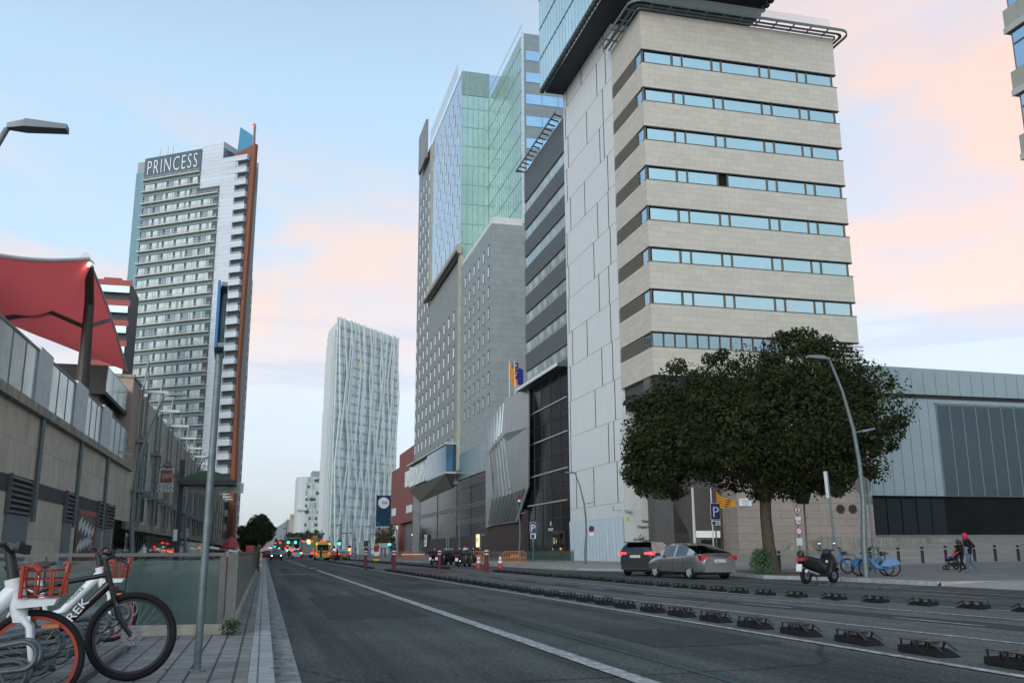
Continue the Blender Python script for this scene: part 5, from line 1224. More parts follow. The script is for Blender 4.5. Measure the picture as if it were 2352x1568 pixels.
def share_bike(label,loc,rz,fm,rimm,r,kind,steer=0,lean=0):
    t=thing('bicycle',label,'bicycle',loc,rz); t.rotation_euler=(lean,0,rz); wb=1.04 if kind=='white' else 1.08; wheel(t,wb/2,r,.022 if kind=='white' else .026,rimm,steer=steer,spokes=24); wheel(t,-wb/2,r,.022 if kind=='white' else .026,rimm,spokes=24)
    fr=MB()
    if kind=='white':
        hx=wb/2-.13; fr.tube([(hx+.04,0,.60),(hx-.03,0,.88)],[.056,.062],12); fr.tube([(hx-.0,0,.82),(-.02,0,.36),(-.18,0,.30)],[.062,.05,.05],12); fr.tube([(-.18,0,.28),(-.32,0,.78)],.030,10); fr.tube([(-.18,0,.3),(-wb/2,.05,r)],.018,8); fr.tube([(-.18,0,.3),(-wb/2,-.05,r)],.018,8); fr.tube([(-.27,0,.6),(-wb/2-.0,.05,r)],.014,8)
        fr.build('frame',fm,t,smooth=50)
        f=MB()
        for s in(-.052,.052): f.tube([(hx+.05,s*.9,.62),(hx+.10,s*1.1,.56),(wb/2,s*1.15,r)],[.026,.026,.018],8)
        f.box(hx+.0,hx+.1,-.06,.06,.59,.63); f.build('fork',fm,t,smooth=50)
        st=MB(); st.tube([(hx-.03,0,.87),(hx-.075,0,1.06)],[.040,.034],10); st.tube([(hx-.09,-.29,1.11),(hx-.08,-.15,1.08),(hx-.07,0,1.06),(hx-.08,.15,1.08),(hx-.09,.29,1.11)],.016,8); st.tube([(hx-.09,-.30,1.11),(hx-.12,-.40,1.10)],.021,8); st.tube([(hx-.09,.30,1.11),(hx-.12,.40,1.10)],.021,8); st.obox((hx-.03,-.1,1.09),(hx+.04,-.02,1.07),.05,.06); st.ball((hx-.02,.12,1.11),.03,6); st.build('handlebar',black,t,smooth=50)
        bk=MB(); x0,x1,y=hx+.03,hx+.30,.15
        for z_,k_ in((.765,.88),(.82,.92),(.875,.96),(.93,1.0)):
            bk.tube([(x0,-y*k_,z_),(x1*k_+x0*(1-k_),-y*k_,z_),(x1*k_+x0*(1-k_),y*k_,z_),(x0,y*k_,z_)],.008,6,closed=True)
        for i in range(5): yy=-y+2*y*i/4; bk.tube([(x1-.03,yy*.88,.765),(x1,yy,.93)],.006,5)
        for i in range(4):
            xx=x0+(x1-x0)*i/3
            for s in(-1,1): bk.tube([(xx,s*y*.88,.765),(xx,s*y,.93)],.008,5)
            bk.tube([(xx,-y*.88,.765),(xx,y*.88,.765)],.006,5)
        for s in(-1,1): bk.tube([(x0,s*y*.9,.75),(x0,s*y,.97),(x0+.06,s*y,.97),(x0+.10,s*y,.93)],.014,6); bk.tube([(x1,s*y,.92),(x1+.01,s*y*.98,.98),(x1-.02,s*y*.9,.98)],.013,6)
        bk.build('basket',redorange,t,smooth=50)
        MB().prism([(hx,.68),(hx+.25,.70),(hx+.27,.745),(hx,.745)],'y',-.11,.11,taper=.9).build('basket_tray',fm,t)
        sd=MB(); sd.prism([(-.46,.93),(-.30,.955),(-.14,.945),(-.12,.92),(-.2,.90),(-.44,.89)],'y',-.075,.075,taper=.7); sd.tube([(-.32,0,.76),(-.35,0,.91)],.016,8); sd.build('saddle',black,t,smooth=50)
        fd=MB(); n=9
        for i in range(n): 
            a=math.pi*(.18+.62*i/n); a2=math.pi*(.18+.62*(i+1)/n); fd.obox((-wb/2+(r+.02)*math.cos(a),0,r+(r+.02)*math.sin(a)),(-wb/2+(r+.02)*math.cos(a2),0,r+(r+.02)*math.sin(a2)),.06,.012)
        fd.build('rear_fender',fm,t); MB().lathe([(.0,.05),(.09,.05),(.09,-.05),(0,-.05)],'y',c=(-wb/2,0,r),n=20).build('hub_cover',fm,t); MB().lathe([(.05,-.055),(.07,-.055),(.07,-.06),(.05,-.06)],'y',c=(-wb/2,0,r),n=20,closed=True).build('hub_ring',redorange,t)
        MB().lathe([(0,.055),(.075,.055),(.075,-.055),(0,-.055)],'y',c=(wb/2,0,r),n=20).build('hub_cover',black,t); MB().box(hx+.17,hx+.28,-.02,.02,.545,.57).build('reflector',orangepl,t)
        text('mobike',.085,.001,black,t,(.12,-.055,.54),rot=(R(90),R(-44),0))
        cr=MB(); cr.lathe([(.0,-.06),(.07,-.06),(.07,-.07),(0,-.07)],'y',c=(-.18,0,.3),n=16); cr.obox((-.18,-.08,.3),(-.08,-.09,.17),.02,.03); cr.box(-.12,-.03,-.17,-.08,.155,.175); cr.build('crank',black,t)
    else:
        hx=wb/2-.2; fr.tube([(hx+.02,0,.55),(hx-.05,0,.86)],.045,10); fr.tube([(hx-.02,0,.72),(.05,0,.36),(-.14,0,.30)],[.06,.055,.05],10); fr.prism([(hx-.1,.66),(.05,.32),(-.2,.26),(-.12,.40),(.1,.52),(hx-.12,.74)],'y',-.035,.035,taper=.8); fr.tube([(-.16,0,.28),(-.30,0,.72)],.028,8)
        for s in(-.06,.06): fr.tube([(-.16,s*.5,.3),(-wb/2,s,r)],.018,6)
        fr.build('frame',fm,t,smooth=50); f=MB()
        for s in(-.055,.055): f.tube([(hx+.03,s,.58),(wb/2,s,r)],.02,6)
        f.lathe([(0,.06),(.07,.06),(.07,-.06),(0,-.06)],'y',c=(wb/2,0,r),n=14); f.build('fork',fm,t,smooth=50)
        st=MB(); st.tube([(hx-.05,0,.85),(hx-.09,0,1.02)],.025,8); st.tube([(hx-.22,-.28,1.12),(hx-.12,-.2,1.12),(hx-.06,-.05,1.02),(hx-.06,.05,1.02),(hx-.12,.2,1.12),(hx-.22,.28,1.12)],.016,8); st.build('handlebar',black,t,smooth=50)
        bk=MB(); bk.prism([(hx+.02,.78),(hx+.16,.80),(hx+.2,.95),(hx+.0,.96)],'y',-.13,.13,taper=.85); bk.build('front_box',black,t); MB().prism([(hx+.165,.81),(hx+.18,.81),(hx+.21,.94),(hx+.195,.94)],'y',-.12,.12).build('box_panel',fm,t)
        sd=MB(); sd.prism([(-.48,.90),(-.3,.93),(-.16,.915),(-.14,.89),(-.2,.87),(-.46,.86)],'y',-.08,.08,taper=.7); sd.tube([(-.3,0,.7),(-.34,0,.88)],.015,8); sd.build('saddle',black,t,smooth=50)
        fd=MB(); c=-wb/2
        poly=[(c+(r+.05)*math.cos(a),r+(r+.05)*math.sin(a)) for a in[math.pi*(.05+.1*i) for i in range(9)]]+[(c-.26,r+.12),(c+.1,r+.05)]
        for s in(-.05,.035): fd.prism(poly,'y',s,s+.015)
        fd.build('rear_fender',fm,t); MB().prism([(hx+.02,.58),(wb/2+.2,.57),(wb/2+.33,.42),(wb/2+.3,.42),(wb/2+.17,.55),(hx+.02,.555)],'y',-.035,.035).build('front_fender',fm,t)
        cr=MB(); cr.lathe([(.0,-.06),(.08,-.06),(.08,-.07),(0,-.07)],'y',c=(-.16,0,.29),n=16); cr.obox((-.16,-.08,.29),(-.06,-.09,.17),.02,.03); cr.build('crank',black,t)
    return t
share_bike('near white share bicycle with orange rims and orange-red front basket at the lower left',(-1.5-.515,7.3-.07,.15),R(8),sharewhite,redorange,.335,'white',steer=R(3))
q=at(265,1407,D=11.75); share_bike('white share bicycle with orange rims standing farther back against the glass fence',(q.x-.52,12.65,.15),R(2),sharewhite,redorange,.31,'white')
# black mountain bike
t=thing('bicycle','black mountain bicycle with silver lettering between the two white share bicycles','bicycle',(-1.05-.55,8.8-.03,.15),R(3)); r=.362; wb=1.1
wheel(t,wb/2,r,.028,black,disc=True,steer=R(4)); wheel(t,-wb/2,r,.028,black,disc=True)
hx=wb/2-.20
fr=MB(); fr.tube([(hx+.005,0,.76),(hx-.035,0,.90)],.028,10); fr.tube([(hx-.01,0,.79),(-.14,0,.30)],[.036,.034],12); fr.tube([(hx-.03,0,.87),(-.05,0,.80),(-.28,0,.70)],[.022,.02,.018],10); fr.tube([(-.14,0,.29),(-.31,0,.78)],.019,8)
for s in(-1,1): fr.tube([(-.14,s*.03,.3),(-wb/2,s*.06,r)],.013,6); fr.tube([(-.27,s*.02,.68),(-wb/2,s*.06,r)],.011,6)
fr.build('frame',bikeblack,t,smooth=50)
f=MB(); 
for s in(-.062,.062): f.tube([(hx+.02,s,.74),(hx+.09,s,.52),(wb/2,s,r)],[.018,.022,.014],8)
f.box(hx-.0,hx+.06,-.08,.08,.735,.775); f.build('fork',bikeblack,t,smooth=50)
f=MB()
for s in(-.062,.062): f.tube([(hx+.035,s,.69),(hx+.065,s,.61)],.0185,8)
f.build('fork_stanchion',chrome,t)
hb=MB(); hb.tube([(hx-.035,0,.90),(hx-.06,0,1.0)],.022,8); hb.tube([(hx-.06,0,1.0),(hx+.0,0,1.02)],.02,8); hb.tube([(hx-.07,-.33,1.05),(hx-.03,-.12,1.04),(hx,0,1.02),(hx-.03,.12,1.04),(hx-.07,.33,1.05)],.014,8); hb.tube([(hx-.07,-.33,1.05),(hx-.09,-.22,1.05)],.02,8); hb.tube([(hx-.07,.33,1.05),(hx-.05,.22,1.05)],.02,8)
for s in(-1,1): hb.tube([(hx-.03,s*.18,1.03),(hx+.04,s*.22,1.0),(hx+.06,s*.3,.98)],.007,5); hb.ball((hx-.02,s*.15,1.05),.028,6)
for i in range(3): hb.tube([(hx+.02,-.1+.08*i,1.02),(hx+.13,-.06+.05*i,.95),(hx+.12,0,.75),(hx+.06,.03,.6)],.004,5)
hb.build('handlebar',black,t,smooth=50)
MB().tube([(hx-.09,.335,1.06),(hx-.075,.30,1.055)],.023,8).build('grip_end',red,t)
sd=MB(); sd.prism([(-.48,.945),(-.32,.965),(-.14,.945),(-.12,.93),(-.2,.92),(-.46,.91)],'y',-.07,.07,taper=.65); sd.tube([(-.31,0,.77),(-.34,0,.93)],.014,8); sd.build('saddle',black,t,smooth=50)
tx=text('TREK',.095,.001,white,t,(.12,-.042,.54),rot=(R(90),R(-53),0),sx=1.25)
cr=MB(); cr.lathe([(.0,-.06),(.09,-.06),(.09,-.066),(0,-.066)],'y',c=(-.14,0,.29),n=20); cr.obox((-.14,-.08,.29),(-.06,-.09,.14),.02,.03); cr.box(-.12,.0,-.19,-.09,.12,.145); cr.build('crank',black,t)
# rack
t=thing('bicycle_rack','grey tubular bicycle rack with paired hoops holding the bicycles at lower left','bicycle rack',(-1.42,7.0,.15))
MB().box(-.03,.03,-.6,5.0,0,.05).build('ground_rail',rackm,t); MB().box(-1.0,-.94,-.6,5.0,0,.05).build('ground_rail',rackm,t)
yy=-.62; k=0
while yy<4.9:
    for d_ in(0,.14):
        b=MB(); y=yy+d_; hi=k%2
        x0,x1=(-1.75,.06) if hi else (-1.75,-.06); z1=.42 if hi else .27; n=8; rr=.085
        b.tube([(x0,y,.02),(x0+.02,y,.16),(x0+.12,y,.22),(x1-rr,y,z1+rr)]+[(x1-rr+rr*math.sin(a)*1.0,y,z1+rr*math.cos(a)) for a in[math.pi*i/n for i in range(1,n)]]+[(x1-rr,y,z1-rr),(x0+.35,y,z1-rr-.12),(x0+.3,y,.03)],.0155,8); b.build('hoop',rackm,t,smooth=60)
    yy+=.36; k+=1
# blue bicycles and their stand
q=at(2022,1322,Z=.17); share_bike('blue share bicycle pointing right, parked behind the lamp pole',(q.x-.1,q.y+.3,.16),R(-16),bikeblue,black,.33,'blue')
share_bike('blue share bicycle pointing left, its front wheel turned, nearest the lamp pole',(q.x-.35,q.y-.35,.16),R(152),bikeblue,black,.33,'blue',steer=R(55),lean=R(4))
q=at(1915,1316,Z=.17); share_bike('blue share bicycle partly hidden behind the black scooter',(q.x+.1,q.y,.17),R(-18),bikeblue,black,.33,'blue')
q=at(1958,1316,Z=.17); t=thing('bicycle_stand','steel hoop bicycle stand among the blue bicycles','bicycle rack',(q.x,q.y+.2,.16))
for i in range(2): MB().tube([(-.45+i*1.5,.1,0),(-.45+i*1.5,.1,.7),(-.35+i*1.5,.1,.82),(.35+i*1.5,.1,.82),(.45+i*1.5,.1,.7),(.45+i*1.5,.1,0)],.03,8).build('hoop',galv,t,smooth=50)
# =====================================================================  SCOOTERS
def scooter(label,loc,rz,bm,group=None,topbox=False,sc=1,seatm=black):
    t=thing('scooter',label,'scooter',loc,rz,group)
    for x in(-.72,.72):
        b=MB(); n=8; tw=.055; r=.27; b.lathe([(r-tw+tw*math.cos(a),tw*1.1*math.sin(a)) for a in[2*math.pi*i/n for i in range(n)]],'y',n=28,closed=True); b.lathe([(0,.04),(r-2*tw,.04),(r-2*tw,-.04),(0,-.04)],'y',n=20); o=b.build('wheel',rubber,t,smooth=50); o.location=(x,0,r)
        b=MB(); b.lathe([(.03,-.058),(.13,-.05),(.13,-.045),(.03,-.045)],'y',n=14,closed=True); o=b.build('wheel_hub',greysteel,t); o.location=(x,0,r)
    b=MB(); b.prism([(-1.02,.78),(-.9,.62),(-.5,.5),(-.2,.26),(.35,.24),(.42,.5),(.3,.62),(.1,.66),(-.05,.80),(-.5,.84),(-.95,.90)],'y',-.19,.19,taper=.7)
    b.prism([(.25,.26),(.5,.35),(.82,.62),(.72,.9),(.50,1.08),(.38,1.02),(.42,.7),(.3,.45)],'y',-.24,.24,taper=.6); b.prism([(.5,.50),(.98,.50),(1.0,.42),(.86,.56),(.6,.6)],'y',-.09,.09,taper=.8); b.prism([(-.35,.24),(.4,.22),(.4,.32),(-.35,.34)],'y',-.25,.25,taper=.9); b.build('body',bm,t,smooth=40)
    s=MB(); s.prism([(-.86,.90),(-.6,.93),(-.3,.86),(.12,.80),(.14,.72),(-.3,.76),(-.9,.82)],'y',-.17,.17,taper=.75); s.build('seat',seatm,t,smooth=45)
    h=MB(); h.prism([(.36,1.0),(.56,1.02),(.54,1.14),(.42,1.16)],'y',-.13,.13,taper=.8); h.tube([(.40,-.36,1.12),(.44,-.2,1.10),(.46,0,1.08),(.44,.2,1.10),(.40,.36,1.12)],.018,8); h.tube([(.46,-.2,1.1),(.5,-.30,1.28)],.01,5); h.tube([(.46,.2,1.1),(.5,.30,1.28)],.01,5); h.build('handlebar',black,t)
    for s_ in(-.31,.31):
        MB().ball((.50,s_,1.33),.07,8,.75).build('mirror',metal('mirror',(.85,.87,.9),.06) if 'mirror' not in MATS else MATS['mirror'],t,smooth=60)
    e=MB(); e.tube([(-.25,-.2,.30),(-.55,-.24,.34),(-1.0,-.25,.44)],[.03,.06,.065],12); e.build('exhaust',chrome,t,smooth=50)
    MB().prism([(-1.04,.76),(-.98,.88),(-.80,.86),(-.82,.80)],'y',-.16,.16,taper=.8).build('tail_light',tailred,t)
    p=MB(); p.obox((-1.06,0,.42),(-1.02,0,.66),.22,.01,upv=(1,0,0)); p.hexa([(-1.08,-.11,.45),(-1.07,-.11,.45),(-1.07,.11,.45),(-1.08,.11,.45),(-1.04,-.11,.66),(-1.03,-.11,.66),(-1.03,.11,.66),(-1.04,.11,.66)]); p.build('number_plate',white,t)
    if topbox: MB().prism([(-1.2,.95),(-.82,.93),(-.78,1.12),(-.9,1.24),(-1.12,1.24),(-1.24,1.1)],'y',-.2,.2,taper=.7).build('top_box',black,t,smooth=40)
    k=MB(); k.obox((-.3,-.1,.25),(-.38,-.2,.0),.03,.03); k.obox((-.3,.1,.25),(-.38,.2,.0),.03,.03); k.build('stand',black,t)
    t.scale=(sc,sc,sc); return t
s0=scooter('black maxi scooter parked at the kerb in front of the blue bicycles',(19.55,31.0,.0),R(20),bikeblack,sc=1.06)
MB().box(.12,.2,-.225,-.2,.70,.78).build('sticker',white,s0)
MB().prism([(-1.02,.9),(-.84,.9),(-.82,1.0),(-.9,1.1),(-1.0,1.08)],'y',-.1,.1,taper=.7).build('helmet',black,s0,smooth=50)
sA=scooter('black scooter with top box at the left end of the far row',tuple(at(1000,1297,Z=0)),R(55),bikeblack,'scooters parked by the hotel',True,1.05)
for i,(px,py_,l,rz) in enumerate(((1012,1297,'second scooter from the left in the far row, with a bright mirror',60),(1024,1296,'third scooter in the far row, seen from behind with a white plate',40),(1036,1296,'rightmost scooter in the far row, turned sideways',120),(1060,1301,'leftmost scooter of the near group beside the orange barrier, with a bulky top box',58),(1074,1300,'middle scooter of the near group beside the orange barrier',62),(1088,1299,'rightmost scooter of the near group, partly behind the orange barrier',50))):
    q=at(px,py_,Z=0); dup(sA,tuple(q),R(rz),l)
# =====================================================================  CARS
def car(label,loc,rz,paint,prof,belt,roof,Ln,wd,axles,wr,kind,group=None,lights=tailred,braking=False,far=False,plate='2854 GCZ',name='parked_car',cat='car'):
    t=thing(name,label,cat,loc,rz,group); hw=wd/2
    def interp(tab,x):
        for (a,b),(c,d) in zip(tab,tab[1:]):
            if x<=c: return b+(d-b)*(x-a)/(c-a) if c>a else d
        return tab[-1][1]
    n=40; xs=[-Ln/2+Ln*i/n for i in range(n+1)]; b=MB(); sec=[]
    for x in xs:
        e=min(1,(x+Ln/2)/.45,(Ln/2-x)/.65); e=max(0,e); wk=hw*(.80+.20*math.sin(e*math.pi/2)); zb=.24+.06*(1-e); zt=interp(prof,x)
        zs=[zb,zb+.06,(zb+zt)*.42,(zb+zt)*.62,zt-.07,zt-.0,zt+.03]; ws=[.80,.94,1,.995,.95,.86,0]
        sec.append([(x,-wk*w_,z_) for w_,z_ in zip(ws,zs)]+[(x,wk*w_,z_) for w_,z_ in list(zip(ws,zs))[-2::-1]])
    m=len(sec[0])
    for s_ in sec: b.v+=s_
    for i in range(n):
        for j in range(m): a=i*m+j; c=i*m+(j+1)%m; b.f.append((a,c,c+m,a+m)); b.m.append(0)
    b.f+=[tuple(range(m)),tuple(n*m+j for j in range(m))]; b.m+=[0,0]
    body=b.build('body',paint,t)
    cut=MB()
    for ax in axles: cut.cyl((ax,-hw-.3,wr+.02),(ax,-hw+.32,wr+.02),wr+.07,n=28); cut.cyl((ax,hw-.32,wr+.02),(ax,hw+.3,wr+.02),wr+.07,n=28)
    co=cut.build('cut',paint); md=body.modifiers.new('arch','BOOLEAN'); md.object=co; md.operation='DIFFERENCE'; md.solver='EXACT'
    dg=bpy.context.evaluated_depsgraph_get(); me=bpy.data.meshes.new_from_object(body.evaluated_get(dg)); body.modifiers.clear(); body.data=me; bpy.data.objects.remove(co)
    me.polygons.foreach_set('use_smooth',[True]*len(me.polygons)); me.set_sharp_from_angle(angle=R(32))
    # cabin
    c=MB(); pts=roof; n2=26; x0,x1=pts[0][0],pts[-1][0]; secs=[]
    for i in range(n2+1):
        x=x0+(x1-x0)*i/n2; zr=interp(pts,x); zb=interp(prof,x)-.05; h=max(0,zr-zb); wt=hw*(.93-.22*min(1,h/.5)); e=min(1,(x-x0)/.5+.35,(x1-x)/.5+.35)
        secs.append([(x,-hw*.93*(.9+.1*e),zb),(x,-(wt*.6+hw*.93*.4),zb+h*.5),(x,-wt,zb+h*.86),(x,-wt*.82,zr),(x,0,zr+.02),(x,wt*.82,zr),(x,wt,zb+h*.86),(x,(wt*.6+hw*.93*.4),zb+h*.5),(x,hw*.93*(.9+.1*e),zb)])
    for s_ in secs: c.v+=s_
    for i in range(n2):
        xm=(secs[i][0][0]+secs[i+1][0][0])/2; inroof=kind['roof'][0]<xm<kind['roof'][1]
        for j in range(8):
            a=i*9+j; mi=1 if (inroof and j in(2,3,4,5)) else 0
            for (pa,pb_) in kind['pillars']:
                if pa<xm<pb_ and j in(0,1,6,7): mi=1
            c.f.append((a,a+1,a+10,a+9)); c.m.append(mi)
    c.build('windows',[carglass,paint],t,smooth=40)
    # wheels
    for ax in axles:
        for s_ in(-1,1):
            w=bpy.data.objects.new('wheel',None); COL.objects.link(w); w.parent=t; w.location=(ax,s_*(hw-.13),wr)
            MB().lathe([(wr*.66,-.11),(wr*.93,-.11),(wr,-.07),(wr,.07),(wr*.93,.11),(wr*.66,.11)],'y',n=32).build('tyre',rubber,w,smooth=45)
            rm=MB(); rm.lathe([(wr*.68,-.10),(wr*.62,-.09),(wr*.62,.09),(wr*.68,.10)],'y',n=28)
            for k in range(5):
                a=2*math.pi*k/5
                for da in(-.16,.16): rm.obox((.05*math.cos(a),s_*.085,.05*math.sin(a)),(wr*.65*math.cos(a+da),s_*.10,wr*.65*math.sin(a+da)),.03,.03,upv=(0,1,0))
            rm.lathe([(0,s_*.10),(.07,s_*.10),(.07,s_*.05)],'y',n=14); rm.build('rim',mat('alloy',(.45,.45,.44),.4,.3,var=0),w,smooth=40); MB().lathe([(0,0),(wr*.62,0)],'y',n=20).build('brake_disc',black,w)
    MB().box(-Ln/2+.3,Ln/2-.4,-hw+.3,hw-.3,.2,.5).build('underbody',black,t)
    L2=-Ln/2
    for s_ in(-1,1):
        l=MB(); y0,y1=sorted((s_*hw*.50,s_*hw*.93)); a,bb=kind['tail']; l.hexa([(L2-.015+ (0.0),y0,a+.04),(L2+.35,y0,a+.04),(L2+.42,y1+(.012 if s_>0 else 0),a),(L2+.03,y1,a),(L2-.01+.02,y0,bb-.03),(L2+.35,y0,bb-.03),(L2+.42,y1,bb),(L2+.05,y1,bb)]) if s_>0 else l.hexa([(L2+.03,y0,a),(L2+.42,y0,a),(L2+.35,y1,a+.04),(L2-.015,y1,a+.04),(L2+.05,y0,bb),(L2+.42,y0,bb),(L2+.35,y1,bb-.03),(L2+.01,y1,bb-.03)])
        l.build('tail_light',dimred if braking else lights,t)
        if far: MB().ball((Ln/2-.1,s_*hw*.7,.68),.12,6).build('headlight',gw if far=='on' else chrome,t)
        if far!='on': 
            mr=MB(); mr.prism([(kind['mir'],.0),(kind['mir']+.16,.02),(kind['mir']+.14,.13),(kind['mir']+.0,.13)],'y',s_*(hw-.02),s_*(hw+.16)); o=mr.build('door_mirror',paint if braking else black,t); o.location=(0,0,interp(prof,kind['mir'])+.0)
    pl=MB(); pl.box(L2-.03,L2+.01,-.26,.26,kind['plate'],kind['plate']+.12); pl.build('number_plate',mat('plate_white',(.55,.56,.50),.5,var=0),t)
    if not far:
        text(plate,.10,.001,black,t,(L2-.034,0,kind['plate']+.025),rot=(R(90),0,R(-90)))
        dl=MB()
        for x in kind['doors']: 
            for s_ in(-1,1): dl.box(x,x+.012,s_*hw*.999-.006,s_*hw*.999+.006,.36,interp(prof,x)-.12)
        dl.build('door_gaps',black,t); hd_=MB()
        for x in kind['handles']:
            for s_ in(-1,1): hd_.box(x,x+.2,s_*hw*.975-.02,s_*hw*.975+.02,interp(prof,x)-.22,interp(prof,x)-.19)
        hd_.build('door_handles',chrome,t)
        MB().box(L2-.02,L2+.3,-hw*.8,hw*.8,.30,.40).build('bumper_trim',black if braking else mat('bumper_grey',(.20,.2,.195),.4,.4,var=0),t)
        if kind.get('wiper'): MB().obox((L2+.14,-.05,1.12),(L2+.2,.35,1.2),.02,.02).build('wiper',black,t); MB().prism([(L2+.15,1.60),(L2+.5,1.64),(L2+.5,1.60),(L2+.18,1.56)],'y',-hw*.66,hw*.66).build('spoiler',paint,t)
        MB().obox((kind['roof'][0]+.25,0,kind['top']),(kind['roof'][0]+.12,0,kind['top']+.13),.02,.02).build('antenna',black,t)
    return t
SILV=dict(roof=(-1.05,.62),pillars=((-1.75,-1.15),(-.22,-.12),(.86,1.6)),tail=(.78,.99),mir=.85,plate=.70,doors=(-.95,-.15,.92),handles=(-.75,.15),top=1.49)
silver_prof=[(-2.39,.86),(-2.3,.98),(-2.05,1.05),(-1.5,1.04),(-.5,.99),(.9,.95),(1.5,.90),(2.1,.76),(2.39,.56)]; silver_roof=[(-2.02,1.06),(-1.55,1.24),(-1.0,1.41),(-.4,1.49),(.2,1.50),(.6,1.45),(1.0,1.25),(1.5,.94)]
def carpos(px,py_,local,ang,dx=0,dy=0):
    q=at(px,py_,Z=0); c,s=math.cos(ang),math.sin(ang); return (q.x-(local[0]*c-local[1]*s)+dx,q.y-(local[0]*s+local[1]*c)+dy,0)
an=R(97); car('silver hatchback car parked at the kerb left of the big tree',carpos(1586.6,1329.7,(-1.42,.85),an),an,silverp,silver_prof,.98,silver_roof,4.78,1.89,(-1.42,1.43),.33,SILV)
SUVK=dict(roof=(-1.75,.45),pillars=((-2.2,-1.55),(-.72,-.6),(.42,.5),(.95,1.6)),tail=(.98,1.14),mir=.9,plate=.86,doors=(-1.0,-.1,.95),handles=(-.85,.1),top=1.68,wiper=1)
suv_prof=[(-2.3,1.02),(-2.2,1.14),(-1.8,1.13),(-.5,1.08),(.9,1.05),(1.5,1.02),(2.05,.92),(2.3,.7)]; suv_roof=[(-2.22,1.1),(-2.0,1.45),(-1.8,1.60),(-1.2,1.67),(-.2,1.68),(.3,1.64),(.9,1.35),(1.5,1.03)]
an=R(46); car('dark sport utility car with glowing brake lights beside the silver car',carpos(1455,1321,(-1.33,.80),an,-.2,.2),an,suvp,suv_prof,1.1,suv_roof,4.6,1.86,(-1.33,1.33),.36,SUVK,braking=True,plate='8431 KRX')
def farcar(px,py_,l,paint,ang,mode='tail',k=None,name='car',cat='car',prof=silver_prof,roof=silver_roof,Ln=4.5):
    q=at(px,py_,Z=0); return car(l,(q.x,q.y,0),R(ang),paint,prof,1,roof,Ln,1.8,(-1.35,1.35),.33,k or SILV,lights=gr if mode=='tail' else tailred,far='on' if mode=='head' else 'off',name=name,cat=cat)
bluecar=mat('oncoming_car_paint',(.03,.035,.045),.3,.4,var=0); redcar=mat('red_car_paint',(.22,.012,.015),.3,.3,var=0); whitevan=mat('grey_white_paint',(.40,.42,.45),.35,.2,var=0)
farcar(634,1286,'dark car driving toward the camera with bright headlights',bluecar,-90,'head',prof=suv_prof,roof=suv_roof)
farcar(614,1282,'dark red car crossing behind the barrier box',redcar,15,'none')
farcar(681,1281.5,'pale van seen from behind with red tail lights on the far roadway',whitevan,90,prof=suv_prof,roof=suv_roof)
farcar(758,1285,'black and yellow taxi just right of the ambulance with red tail lights',mat('taxi_paint',(.10,.08,.015),.35,.2,var=0),90,name='taxi',cat='taxi'); farcar(787,1285.5,'dark taxi farthest right at the crossing with red tail lights',MATS['taxi_paint'],92,name='taxi',cat='taxi')
for i,(px,py_) in enumerate(((690,1277),(670,1276.5),(675,1275),(662,1274.5),(718,1279))): farcar(px,py_,['small distant car with red tail lights in the gap beside the pale van','small distant car with red tail lights left of the pale van','far car above the roof line of the pale van','farthest car with red tail lights down the avenue','dark car with red tail lights between the lorry and the ambulance'][i],bluecar,90)
# ambulance and lorry
q=at(738,1286,Z=0); t=thing('ambulance','yellow ambulance van seen from behind with warning lights at the crossing','van',(q.x,q.y,0),R(90))
b=MB(); b.prism([(-2.8,.4),(2.7,.4),(2.8,1.1),(2.1,1.5),(1.5,2.5),(-2.75,2.65)],'y',-1.03,1.03,taper=.93); b.build('body',vanyellow,t); MB().box(-2.84,-2.78,-.75,.75,1.4,2.2).build('rear_window',darkglass,t); MB().box(-2.86,-2.79,-.3,.3,2.62,2.8).build('warning_light',gr,t)
MB().box(-2.85,-2.79,-.9,.9,1.05,1.2).build('stripe',red,t)
for s_ in(-.9,.9):
    MB().ball((-2.85,s_,.95),.17,6).build('tail_light',gr,t); MB().ball((-2.85,s_,2.3),.10,6).build('warning_light',ga,t)
    for x in(-1.7,1.8): MB().cyl((x,s_-.1,.35),(x,s_+.1,.35),.35,n=16).build('wheel',rubber,t)
q=at(703,1281,Z=0); t=thing('lorry','white box lorry with red lights waiting beyond the crossing','lorry',(q.x,q.y,0),R(90)); MB().box(-3.5,3,-1.3,1.3,.7,3.4).build('cargo_box',whitevan,t); MB().prism([(3.02,.6),(4.6,.6),(4.5,1.6),(4.1,2.4),(3.02,2.5)],'y',-1.1,1.1).build('cab',whitevan,t); MB().box(-3.55,-3.51,-1.1,1.1,.9,3.0).build('rear_door',mat('lorry_door',(.2,.2,.2),.6,var=.1),t)
for s_ in(-1,1):
    MB().ball((-3.6,s_,.95),.24,6).build('tail_light',gr,t); MB().ball((-3.6,s_,3.3),.15,6).build('tail_light',gr,t)
    for x in(-2.3,3.6): MB().cyl((x,s_-.1,.45),(x,s_+.1,.45),.45,n=16).build('wheel',rubber,t)
